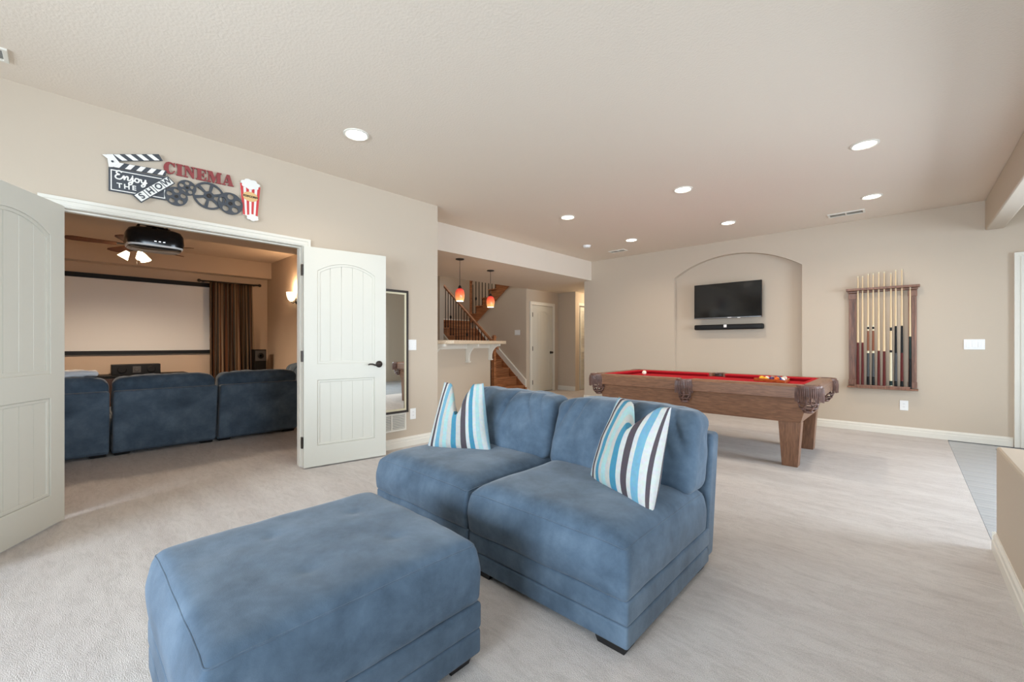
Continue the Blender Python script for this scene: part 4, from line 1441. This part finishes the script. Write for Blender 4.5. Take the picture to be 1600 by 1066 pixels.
def cloud(cy, cz, wy, hz, n, seed):
    rnd = random.Random(seed); out = []
    for k in range(n * 6):
        a = 2 * PI * k / (n * 6)
        rr = .92 + .22 * abs(math.sin(a * n / 2 + seed)) + .05 * rnd.random()
        out.append((cy + wy * rr * math.cos(a), cz + hz * rr * math.sin(a)))
    return out


flat('popcorn_heap', cloud(1.06, 2.468, .062, .038, 7, 1), [], .008, .022, M_swhite, pb)
flat('popcorn_spill', cloud(1.075, 2.192, .040, .024, 6, 3), [], .016, .026, M_swhite, pb)

# ================================================================== CEILING LIGHTS
WARM = (1.0, .85, .68)
M_lamp = mat('lamp_lens', (1, 1, 1, 1), .5, emit=(1, .93, .80, 1), estr=14)
LIGHTS = [(-3.10, 1.542, 'round recessed ceiling light nearest the cinema sign'),
          (-.243, 4.45, 'round recessed ceiling light at the near right, above the pool table end'),
          (-1.705, 4.44, 'round recessed ceiling light in the middle of the nearer row'),
          (-.272, 6.073, 'round recessed ceiling light right beside the ceiling vent over the cue rack'),
          (-3.157, 4.405, 'round recessed ceiling light at the left of the nearer row, facing the soffit'),
          (-1.731, 6.076, 'round recessed ceiling light in front of the arched niche'),
          (-3.124, 6.052, 'round recessed ceiling light nearest the smoke detector')]
for (x, y_, lab) in LIGHTS:
    t = thing('recessed_light', lab, 'ceiling light', (x, y_, H), 0, 'recessed ceiling lights')
    ring_ = MB().lathe([(.095, 0), (.095, -.006), (.082, -.010), (.074, -.004), (.074, 0)], 32).build('trim_ring', M_white, t)
    smooth_angle(ring_)
    MB().lathe([(.074, -.003), (.05, -.0055), (.004, -.006)], 32).build('lens', M_lamp, t)
    ld = bpy.data.lights.new('recessed_light_bulb', 'SPOT')
    ld.energy = 40; ld.color = WARM; ld.spot_size = math.radians(150); ld.spot_blend = .9; ld.shadow_soft_size = .07
    lo_ = bpy.data.objects.new('bulb_light', ld); C.objects.link(lo_); lo_.parent = t; lo_.location = (0, 0, -.03)

# hallway ceiling lamp (hidden from the camera by the lowered ceiling edge of the corridor)
t = thing('hall_ceiling_lamp', 'round hallway ceiling lamp beyond the wall end', 'ceiling light', (-5.2, 8.9, LH))
MB().lathe([(.15, 0), (.15, -.03), (.12, -.07), (.05, -.09), (.005, -.092)], 28).build('glass_bowl', M_lamp, t, smooth=True)
ld = bpy.data.lights.new('hall_bulb', 'POINT'); ld.energy = 22; ld.color = (1, .78, .52); ld.shadow_soft_size = .12
lo_ = bpy.data.objects.new('hall_bulb_light', ld); C.objects.link(lo_); lo_.parent = t; lo_.location = (0, 0, -.16)

# ================================================================== BAR
BP = Vector((-4.74, 4.05)); BD = Vector((-.44, .898)).normalized(); BN = Vector((BD.y, -BD.x))


def bar(t_, n_): q = BP + BD * t_ + BN * n_; return (q.x, q.y)


T0, T1 = -1.12, 1.06
struct('wall_bar', MB().plate([bar(T0 - .03, 0), bar(T1, 0), bar(T1, -.12), bar(T0 - .1, -.12)], [], 0, 1.13, 2), M_wall, 'low beige bar wall with white brackets', 'wall')
ct = MB().plate([bar(T0 + .13, .27), bar(T1 + .05, .27), bar(T1 + .05, -.16), bar(T0 - .06, -.16)], [], 1.13, 1.178, 2).build('bar_counter', M_granite, bevel=.008)
tag(ct, 'beige granite bar counter on white brackets', 'counter')
ap = MB().plate([bar(T0 + .02, .0), bar(T1, .0), bar(T1, .022), bar(T0 + .03, .022)], [], 1.06, 1.13, 2).build('trim_6', M_white, bevel=.002)
tag(ap, 'white apron board under the bar counter', 'trim', kind='structure')
BR_LAB = ['white curved bracket under the bar counter, cut by the wall corner', 'white curved bracket in the middle of the bar counter', 'white curved bracket at the free end of the bar']
for tt, lab in zip((-1.08, .02, .99), BR_LAB):
    q = bar(tt, 0)
    t = thing('counter_bracket', lab, 'bracket', (q[0], q[1], 1.13), math.atan2(BN.y, BN.x), 'brackets under the bar counter')
    prof = [(0, 0), (.20, 0), (.20, -.035)] + [(.05 + .15 * (1 - math.sin(a * PI / 16)), -.035 - .17 * (1 - math.cos(a * PI / 16))) for a in range(1, 9)] + [(.05, -.255), (0, -.255)]
    MB().plate(prof, [], -.028, .028, 1).build('bracket_body', M_white, t, bevel=.004)
    MB().box(0, .06, -.04, .04, -.275, -.255).build('foot_block', M_white, t, bevel=.004)
bc = thing('bar_cabinet', 'dark brown bar cabinet behind the end of the bar wall', 'cabinet', (0, 0, 0))
M_dkwood = wood('dark_cabinet', srgb(44, 30, 22), srgb(70, 46, 34), 2, 4)
MB().plate([bar(T0 + .6, -.121), bar(T1 - .0, -.121), bar(T1 - .0, -.62), bar(T0 + .6, -.62)], [], .08, .90, 2).build('cabinet_body', M_dkwood, bc, bevel=.004)
MB().plate([bar(T0 + .6, -.18), bar(T1 - .05, -.18), bar(T1 - .05, -.58), bar(T0 + .6, -.58)], [], 0, .08, 2).build('toe_kick', M_black, bc)
MB().plate([bar(T0 + .6, -.125), bar(T1 + .02, -.125), bar(T1 + .02, -.65), bar(T0 + .6, -.65)], [], .90, .93, 2).build('worktop', M_granite, bc)


# pendants
def pendant_glass():
    m, nt, b = principled('pendant_glass')
    tc = nt.nodes.new('ShaderNodeTexCoord'); sp = nt.nodes.new('ShaderNodeSeparateXYZ')
    mr_ = nt.nodes.new('ShaderNodeMapRange')
    mr_.inputs['From Min'].default_value = -.19; mr_.inputs['From Max'].default_value = -.02
    n = nt.nodes.new('ShaderNodeTexNoise'); n.inputs['Scale'].default_value = 26; n.inputs['Detail'].default_value = 3
    ad = nt.nodes.new('ShaderNodeMath'); ad.operation = 'MULTIPLY_ADD'; ad.inputs[1].default_value = .5; ad.inputs[2].default_value = -.25
    ad2 = nt.nodes.new('ShaderNodeMath'); ad2.operation = 'ADD'
    r = nt.nodes.new('ShaderNodeValToRGB')
    e = r.color_ramp.elements
    e[0].position = 0; e[0].color = srgb(255, 206, 130)
    e[1].position = 1; e[1].color = srgb(216, 62, 58)
    k = e.new(.5); k.color = srgb(240, 124, 76)
    nt.links.new(tc.outputs['Object'], sp.inputs[0]); nt.links.new(tc.outputs['Object'], n.inputs['Vector'])
    nt.links.new(sp.outputs[2], mr_.inputs['Value'])
    nt.links.new(n.outputs['Fac'], ad.inputs[0]); nt.links.new(ad.outputs[0], ad2.inputs[0]); nt.links.new(mr_.outputs[0], ad2.inputs[1])
    nt.links.new(ad2.outputs[0], r.inputs['Fac'])
    nt.links.new(r.outputs['Color'], b.inputs['Base Color'])
    nt.links.new(r.outputs['Color'], b.inputs['Emission Color'])
    b.inputs['Emission Strength'].default_value = .8
    b.inputs['Roughness'].default_value = .15
    return m


M_pend = pendant_glass()
for (x, y_, zt, lab) in ((-4.78, 3.97, 1.945, 'red and amber glass pendant lamp over the near end of the bar'), (-5.15, 4.95, 1.94, 'red and amber glass pendant lamp over the free end of the bar')):
    t = thing('pendant_lamp', lab, 'pendant lamp', (x, y_, zt), 0, 'pendant lamps over the bar')
    up = LH - zt
    MB().lathe([(.062, up), (.062, up - .012), (.03, up - .02), (.006, up - .022)], 24).build('canopy', M_bronze, t)
    MB().tube([(0, 0, up - .02), (0, 0, .02)], .0035, 8).build('cord', M_bronze, t)
    MB().lathe([(.012, .045), (.02, .03), (.03, .0), (.02, -.005)], 18).build('socket_cap', M_bronze, t)
    prof = [(.028, .0), (.052, -.02), (.066, -.055), (.070, -.10), (.064, -.15), (.055, -.185), (.052, -.185), (.060, -.15), (.065, -.10), (.061, -.055), (.048, -.022), (.026, -.004)]
    MB().lathe(prof, 28, closed=True).build('shade', M_pend, t, smooth=True)
    MB().lathe([(.052, -.172), (.0505, -.186), (.005, -.188)], 24).build('diffuser', M_lamp, t)
    ld = bpy.data.lights.new('pendant_bulb', 'SPOT'); ld.spot_size = math.radians(120); ld.spot_blend = .8; ld.energy = 14; ld.color = (1, .76, .5); ld.shadow_soft_size = .05
    lo_ = bpy.data.objects.new('pendant_light', ld); C.objects.link(lo_); lo_.parent = t; lo_.location = (0, 0, -.25)

# ================================================================== STAIRS
SX, RUN, RISE_ = -6.29, .235, .19
YN, YF = 6.22, 7.148
st = thing('staircase_lower', 'lower oak stair flight rising behind the bar', 'stairs', (0, 0, 0), kind='structure')
NR = 9
for i in range(NR):
    x0 = SX - i * RUN; z1 = (i + 1) * RISE_
    MB().box(x0 - .018, x0, YN, YF, i * RISE_, z1 - .028).build('riser', M_stairwood, st)
    if i < NR - 1:
        MB().box(x0 - RUN - .018, x0 + .028, YN - .02, YF, z1 - .028, z1).build('tread', M_stairwood, st, bevel=.008)
MB().box(-9.2, SX - (NR - 1) * RUN + .028, 6.2, 7.148, NR * RISE_ - .04, NR * RISE_).build('landing', M_stairwood, st, bevel=.006)
MB().box(-9.2, SX - (NR - 1) * RUN, 7.148, 8.15, NR * RISE_ - .04, NR * RISE_).build('landing', M_stairwood, st)
sl = RISE_ / RUN
# wall-side skirt board (white)
zs = lambda x: RISE_ + sl * (SX - x)      # nosing line
MB().plate([(SX + .03, .14), (SX + .03, .32), (-7.96, zs(-7.96) + .17), (-7.96, zs(-7.96) + .02)], [], 7.105, 7.15, 1).build('skirt_board', M_white, st, bevel=.006)
MB().plate([(SX + .035, 0), (SX + .035, .15), (-7.96, zs(-7.96) + .03), (-7.96, zs(-7.96) - .3), (SX - .2, 0)], [], 7.098, 7.149, 1).build('wall_stringer', M_stairwoodx, st)
# near-side oak stringer with light cap line
pts = [(SX + .005, 0)]
for i in range(NR):
    x0 = SX - i * RUN + .004
    pts += [(x0, (i + 1) * RISE_ - .03), (x0 - RUN, (i + 1) * RISE_ - .03)]
pts = pts[:-1]
xe_ = SX - (NR - 1) * RUN
OF = .25
pts += [(xe_, zs(xe_) - OF), (SX - (OF - RISE_) / sl, 0)]
MB().plate(pts, [], YN - .015, YN, 1).build('stringer', M_stairwoodx, st)
xo = SX - (OF - RISE_) / sl
MB().plate([(xo, 0), (xo - .05, 0), (xe_, zs(xe_) - OF - .04), (xe_, zs(xe_) - OF)], [], YN - .022, YN, 1).build('stringer_trim', M_white, st)
MB().plate([(xo - .05, 0), (xe_, zs(xe_) - OF - .04), (xe_, 0)], [], YN - .01, YN + .03, 1).build('understair_panel', M_wall, st)


def baluster(parent, x, y_, z0, z1, basket):
    m = MB()
    m.box(x - .0065, x + .0065, y_ - .0065, y_ + .0065, z0, z1)
    o = m.build('baluster', M_iron, parent)
    MB().lathe([(.018, 0), (.018, .012), (.010, .03), (.009, .032)], 10, (x, y_, z0)).build('baluster_shoe', M_iron, o)
    if basket:
        zc = z0 + (z1 - z0) * .45
        MB().lathe([(.007, zc - .05), (.02, zc - .025), (.026, zc), (.02, zc + .025), (.007, zc + .05)], 8).build('basket', M_iron, o).location = (x, y_, 0)


kb_ = 0
x = SX - .20
while x > SX - (NR - 1) * RUN + .03:
    i = int((SX + .02 - x) / RUN)
    baluster(st, x, YN + .03, (i + 1) * RISE_, zs(x) + .83, kb_ % 6 == 2)
    kb_ += 1
    x -= .098
xa, xb = SX + .02, SX - (NR - 1) * RUN + .05
ra_, rb_ = zs(xa) + .86, zs(xb) + .86
MB().plate([(xa, ra_ - .035), (xa, ra_ + .03), (xb, rb_ + .03), (xb, rb_ - .035)], [], YN + .002, YN + .058, 1).build('handrail', M_stairwoodx, st, bevel=.012)
NX = SX - .105
MB().box(NX - .02, NX + .07, YN - .035, YN + .055, 0, .42).build('newel_base', M_stairwood, st, bevel=.004)
MB().box(NX - .005, NX + .055, YN - .02, YN + .04, .42, 1.26).build('newel_post', M_stairwood, st, bevel=.004)
MB().box(NX - .02, NX + .07, YN - .035, YN + .055, 1.26, 1.285).build('newel_cap', M_stairwood, st, bevel=.008)
MB().box(NX - .005, NX + .055, YN - .02, YN + .04, 1.285, 1.315).build('newel_finial', M_stairwood, st, bevel=.012)

su = thing('staircase_upper', 'upper oak stair flight with black balusters rising to the right', 'stairs', (0, 0, 0), kind='structure')
UX, UZ = -8.17, NR * RISE_
for i in range(7):
    x0 = UX + i * RUN; z1 = UZ + (i + 1) * RISE_
    MB().box(x0, x0 + .018, 7.15, 8.14, z1 - RISE_, z1 - .028).build('riser', M_stairwood, su)
    MB().box(x0 - .028, x0 + RUN + .018, 7.11, 8.14, z1 - .028, z1).build('tread', M_stairwood, su, bevel=.008)
pts = []
for i in range(7):
    x0 = UX + i * RUN - .004
    pts += [(x0, UZ + (i + 1) * RISE_ - .03), (x0 + RUN, UZ + (i + 1) * RISE_ - .03)]
pts = [(UX - .004, UZ - .04)] + pts + [(UX + 7 * RUN, UZ + 7 * RISE_ - .36), (UX + .22, UZ - .04)]
MB().plate(pts, [], 7.128, 7.15, 1).build('stringer', M_stairwoodx, su)
kb_ = 1
for i in range(7):
    for fr_ in (.25, .75):
        x = UX + i * RUN + RUN * fr_
        z0 = UZ + (i + 1) * RISE_
        baluster(su, x, 7.17, z0, z0 + (.85 if fr_ > .5 else .75) , kb_ % 5 == 2); kb_ += 1
MB().box(UX - .05, UX + .0, 7.15, 7.20, UZ, UZ + 1.15).build('newel_post', M_stairwood, su, bevel=.004)
za = UZ + RISE_ + .86
MB().plate([(UX - .02, za - .06), (UX - .02, za), (UX + 7 * RUN, za + 7 * RISE_), (UX + 7 * RUN, za + 7 * RISE_ - .06)], [], 7.145, 7.20, 1).build('handrail', M_stairwoodx, su, bevel=.01)

# ================================================================== THEATER ROOM
ps = thing('projection_screen', 'wide projection screen with black borders on the theater end wall', 'projection screen', (-9.597, 0, 0))
M_scr = mat('screen_fabric', srgb(216, 219, 222), .9, spec=.1)
y0, y1, z0, z1 = -.75, 2.02, .955, 2.27
MB().plate([(y0, z0), (y1, z0), (y1, z1), (y0, z1)], [[(y0 + .07, z0 + .06), (y1 - .07, z0 + .06), (y1 - .07, z1 - .075), (y0 + .07, z1 - .075)]], 0, .04, 0).build('black_border', M_black, ps)
MB().box(0, .02, y0 + .06, y1 - .06, z0 + .05, z1 - .06).build('screen_surface', M_scr, ps)


def curtain_mat():
    m, nt, b = principled('curtain_stripes')
    tc = nt.nodes.new('ShaderNodeTexCoord'); sp = nt.nodes.new('ShaderNodeSeparateXYZ')
    nt.links.new(tc.outputs['UV'], sp.inputs[0])
    r = nt.nodes.new('ShaderNodeValToRGB'); r.color_ramp.interpolation = 'CONSTANT'
    cs = [srgb(92, 70, 50), srgb(60, 54, 48), srgb(128, 102, 78), srgb(104, 66, 44), srgb(70, 62, 54), srgb(140, 116, 92)]
    mul = nt.nodes.new('ShaderNodeMath'); mul.operation = 'MULTIPLY'; mul.inputs[1].default_value = 7.0
    fr = nt.nodes.new('ShaderNodeMath'); fr.operation = 'FRACT'
    nt.links.new(sp.outputs[0], mul.inputs[0]); nt.links.new(mul.outputs[0], fr.inputs[0])
    e = r.color_ramp.elements
    e[0].position = 0; e[0].color = cs[0]; e[1].position = .2; e[1].color = cs[1]
    for p, c_ in ((.38, cs[2]), (.48, cs[3]), (.66, cs[4]), (.86, cs[5])):
        k = e.new(p); k.color = c_
    nt.links.new(fr.outputs[0], r.inputs['Fac']); nt.links.new(r.outputs['Color'], b.inputs['Base Color'])
    b.inputs['Roughness'].default_value = .45
    return m


cu = thing('curtain', 'brown and gold striped curtain hanging beside the projection screen', 'curtain', (-9.5, 2.2, 0))
bm = bmesh.new(); uv = bm.loops.layers.uv.new('UVMap')
NU, NV = 150, 14
gv = []
for i in range(NU + 1):
    u = i / NU
    colv = []
    for j in range(NV + 1):
        v = j / NV
        z = .05 + v * 2.235
        sag = .03 * math.sin(PI * v)
        ph = u * 2 * PI * 11
        yy = -.36 + u * .70 + .012 * math.sin(ph * 2) + (.05 * u * (1 - v))
        xx_ = .045 * math.sin(ph) * (.65 + .35 * math.sin(u * 19)) * (1.15 - .3 * v) + .012 * math.sin(v * 5 + u * 30)
        colv.append(bm.verts.new((xx_ + .04, yy, z)))
    gv.append(colv)
for i in range(NU):
    for j in range(NV):
        f = bm.faces.new([gv[i][j], gv[i + 1][j], gv[i + 1][j + 1], gv[i][j + 1]])
        for lp, (ii, jj) in zip(f.loops, ((i, j), (i + 1, j), (i + 1, j + 1), (i, j + 1))):
            lp[uv].uv = (ii / NU, jj / NV)
me = bpy.data.meshes.new('drape'); bm.to_mesh(me); bm.free()
for p in me.polygons: p.use_smooth = True
o = link('drape', me, curtain_mat(), cu); sm = o.modifiers.new('thick', 'SOLIDIFY'); sm.thickness = .003
rod = thing('curtain_rod', 'dark bronze curtain rod with finials', 'curtain rod', (-9.46, 2.2, 2.298))
MB().tube([(0, -.50, 0), (0, .45, 0)], .013, 12).build('rod', M_bronze, rod, smooth=True)
for yy in (-.52, .47):
    MB().ball((0, yy, 0), .03, 14, 10).build('finial', M_bronze, rod, smooth=True)
for yy in (-.44, .40):
    MB().box(-.14, .01, yy - .012, yy + .012, -.012, .012).build('rod_bracket', M_bronze, rod)

# media console and speakers
mc = thing('media_console', 'low black media console under the projection screen', 'console', (-9.36, .55, 0))
MB().box(-.22, .22, -.9, .9, .06, .60).build('console_body', M_black, mc, bevel=.004)
MB().box(-.23, .23, -.92, .92, .60, .63).build('console_top', M_black, mc, bevel=.003)
for yy in (-.6, 0, .6):
    MB().box(.22, .232, yy - .285, yy + .285, .09, .58).build('console_door', M_dkwood, mc, bevel=.002)
sp_c = thing('center_speaker', 'black center speaker behind the middle theater sofa', 'speaker', (-9.30, .80, .63))
MB().box(-.12, .12, -.30, .30, 0, .165).build('speaker_cabinet', M_black, sp_c, bevel=.005)
M_cone = mat('speaker_cone', srgb(70, 70, 72), .5)
MB().box(.12, .124, -.05, .05, .03, .135).build('tweeter_plate', M_cone, sp_c)
for yy, r in ((0, .03), (-.18, .055), (.18, .055)):
    MB().lathe([(r, .124), (r, .132), (r * .8, .134), (r * .3, .126), (.002, .130)], 20, (0, yy, .083), 0).build('driver', M_black if r > .04 else M_cone, sp_c, smooth=True)
sp_t = thing('tower_speaker', 'black tower speaker in the corner beside the curtain', 'speaker', (-9.2, 2.58, 0))
MB().box(-.11, .11, -.10, .10, .03, 1.02).build('speaker_cabinet', M_black, sp_t, bevel=.006)
MB().box(.11, .12, -.09, .09, .80, 1.0).build('speaker_grille', M_cone, sp_t, bevel=.004)
MB().box(-.13, .13, -.12, .12, 0, .03).build('plinth', M_black, sp_t)
MB().lathe([(.055, .121), (.055, .127), (.02, .121)], 18, (0, 0, .9), 0).build('driver', M_black, sp_t, smooth=True)

# white towel
o = softbox('towel', mat('white_towel', srgb(232, 236, 240), .95, bump=.4, bscale=200, bdist=.003), None, (0, 0, 0), (.16, .42, .05), .022, 14,
            bulge(pz=.012, wr=.014, ws=14, seed=3))
o.location = (-5.93, .01, .835)
tag(o, 'white folded towel lying on the theater sofa back', 'towel')

# projector
pj = thing('projector', 'large black and white projector hanging from the theater soffit', 'projector', (-5.03, .56, 2.02))
pj.rotation_euler = (0, 0, 0)


def shell(sx_, sy_, n=40, pw=4.2):
    return [(math.copysign(abs(math.cos(2 * PI * k / n)) ** (2 / pw), math.cos(2 * PI * k / n)) * sx_,
             math.copysign(abs(math.sin(2 * PI * k / n)) ** (2 / pw), math.sin(2 * PI * k / n)) * sy_) for k in range(n)]


def loft(layers, name, m, parent):
    mb = MB(); rings = []
    for (sx_, sy_, z) in layers:
        rings.append([mb.bm.verts.new((a, b, z)) for a, b in shell(sx_, sy_)])
    n = len(rings[0])
    for A, B in zip(rings[:-1], rings[1:]):
        for k in range(n):
            mb.bm.faces.new([A[k], A[(k + 1) % n], B[(k + 1) % n], B[k]])
    mb.bm.faces.new(rings[0][::-1]); mb.bm.faces.new(rings[-1])
    return smooth_angle(mb.build(name, m, parent), 50)


M_gloss = mat('black_gloss', srgb(24, 25, 27), .18)
loft([(.145, .18, -.022), (.158, .197, -.014), (.16, .20, .002)], 'lower_shell', M_plastic, pj)
loft([(.162, .202, -.002), (.166, .208, .03), (.163, .203, .10), (.15, .185, .135), (.12, .15, .15)], 'upper_shell', M_gloss, pj)
loft([(.13, .165, -.034), (.150, .188, -.024), (.152, .19, -.016)], 'base_plate', M_gloss, pj)
MB().lathe([(.05, -.155), (.05, -.185), (.04, -.19), (.035, -.175)], 20, (0, .05, .06), 0).build('lens', M_black, pj)
for a in range(3):
    MB().box(.160, .169, -.02 + a * .03, -.005 + a * .03, .022, .028).build('status_light', mat('status_led%d' % a, (1, 1, 1, 1), .4, emit=(.8, .9, 1, 1), estr=2), pj)
MB().lathe([(.02, .15), (.02, .43)], 14).build('mount_pole', M_blackm, pj)
for ang in (.5, 2.2, 3.6, 5.4):
    MB().tube([(0, 0, .19), (.10 * math.cos(ang), .14 * math.sin(ang), .185), (.12 * math.cos(ang), .17 * math.sin(ang), .14)], .011, 8).build('mount_arm', M_blackm, pj)
MB().lathe([(.06, .415), (.06, .43)], 18).build('mount_plate', M_blackm, pj)

# ceiling fan
M_fanw = wood('fan_blade_wood', srgb(84, 48, 30), srgb(122, 74, 48), 0, 4, .85)
cf = thing('ceiling_fan', 'wooden ceiling fan with lit glass shades in the theater room', 'ceiling fan', (-7.58, .66, H))
MB().lathe([(.07, 0), (.07, -.03), (.03, -.06), (.015, -.062)], 20).build('canopy', M_bronze, cf)
MB().tube([(0, 0, -.05), (0, 0, -.20)], .012, 10).build('downrod', M_bronze, cf)
MB().lathe([(.03, -.18), (.10, -.20), (.115, -.25), (.10, -.29), (.06, -.31), (.05, -.36), (.03, -.37)], 28).build('motor_housing', M_bronze, cf, smooth=True)
for k in range(5):
    a = 2 * PI * k / 5 + .95
    bl = MB()
    outl_ = [(.20, -.055), (.60, -.075), (.66, -.055), (.68, 0), (.66, .055), (.60, .075), (.20, .055)]
    bl.plate(outl_, [], -.304, -.297, 2)
    b_ = bl.build('blade', M_fanw, cf); b_.rotation_euler = (math.radians(9), 0, 0)
    b_.matrix_local = Matrix.Rotation(a, 4, 'Z') @ Matrix.Translation((0, 0, -.30)) @ Matrix.Rotation(math.radians(10), 4, 'X') @ Matrix.Translation((0, 0, .30))
    br = MB().box(.09, .26, -.018, .018, -.299, -.289).build('blade_bracket', M_bronze, b_)
M_shade = mat('lit_glass_shade', (1, .95, .85, 1), .4, emit=(1, .80, .52, 1), estr=6)
for k in range(3):
    a = 2 * PI * k / 3 + .25
    arm = MB().tube([(.02 * math.cos(a), .02 * math.sin(a), -.36), (.07 * math.cos(a), .07 * math.sin(a), -.37), (.09 * math.cos(a), .09 * math.sin(a), -.39)], .008, 8).build('light_arm', M_bronze, cf)
    s = MB().lathe([(.022, 0), (.035, -.03), (.05, -.075), (.062, -.105), (.055, -.10), (.03, -.04)], 20)
    so = s.build('glass_shade', M_shade, cf, smooth=True)
    so.matrix_local = Matrix.Translation((.09 * math.cos(a), .09 * math.sin(a), -.385)) @ Matrix.Rotation(a, 4, 'Z') @ Matrix.Rotation(math.radians(-32), 4, 'Y')
MB().tube([(.03, 0, -.37), (.03, 0, -.55)], .002, 6).build('pull_chain', M_bronze, cf)
ld = bpy.data.lights.new('fan_bulb', 'SPOT'); ld.energy = 190; ld.color = (1, .76, .54); ld.shadow_soft_size = .1; ld.spot_size = math.radians(165); ld.spot_blend = .6
lo_ = bpy.data.objects.new('fan_light', ld); C.objects.link(lo_); lo_.parent = cf; lo_.location = (0, 0, -.52)

# wall sconces
def sconce(label, loc, rotz):
    t = thing('wall_sconce', label, 'wall sconce', loc, rotz, 'theater wall sconces')
    MB().lathe([(.05, 0), (.05, -.012), (.03, -.02), (.01, -.022)], 18, (0, 0, -.02), 1).build('back_plate', M_bronze, t)
    MB().tube([(0, -.015, -.03), (0, -.06, -.06), (0, -.09, -.045), (0, -.09, -.02)], .008, 8).build('arm', M_bronze, t, smooth=True)
    MB().lathe([(.02, -.03), (.05, .0), (.07, .06), (.08, .13), (.074, .13), (.063, .06), (.044, .005), (.015, -.02)], 24, (0, -.09, 0)).build('glass_cup', M_shade, t, smooth=True)
    ld = bpy.data.lights.new('sconce_bulb', 'POINT'); ld.energy = 18; ld.color = (1, .66, .40); ld.shadow_soft_size = .04
    lo = bpy.data.objects.new('sconce_light', ld); C.objects.link(lo); lo.parent = t; lo.location = (0, -.09, .20)


sconce('lit glass cup sconce on the theater side wall near the right door jamb', (-8.0, 2.85, 1.92), 0)
sconce('unseen glass cup sconce added on the opposite theater side wall to light the ceiling', (-8.0, -2.6, 1.92), PI)  # mirrored copy out of view, added to throw light onto the theater ceiling
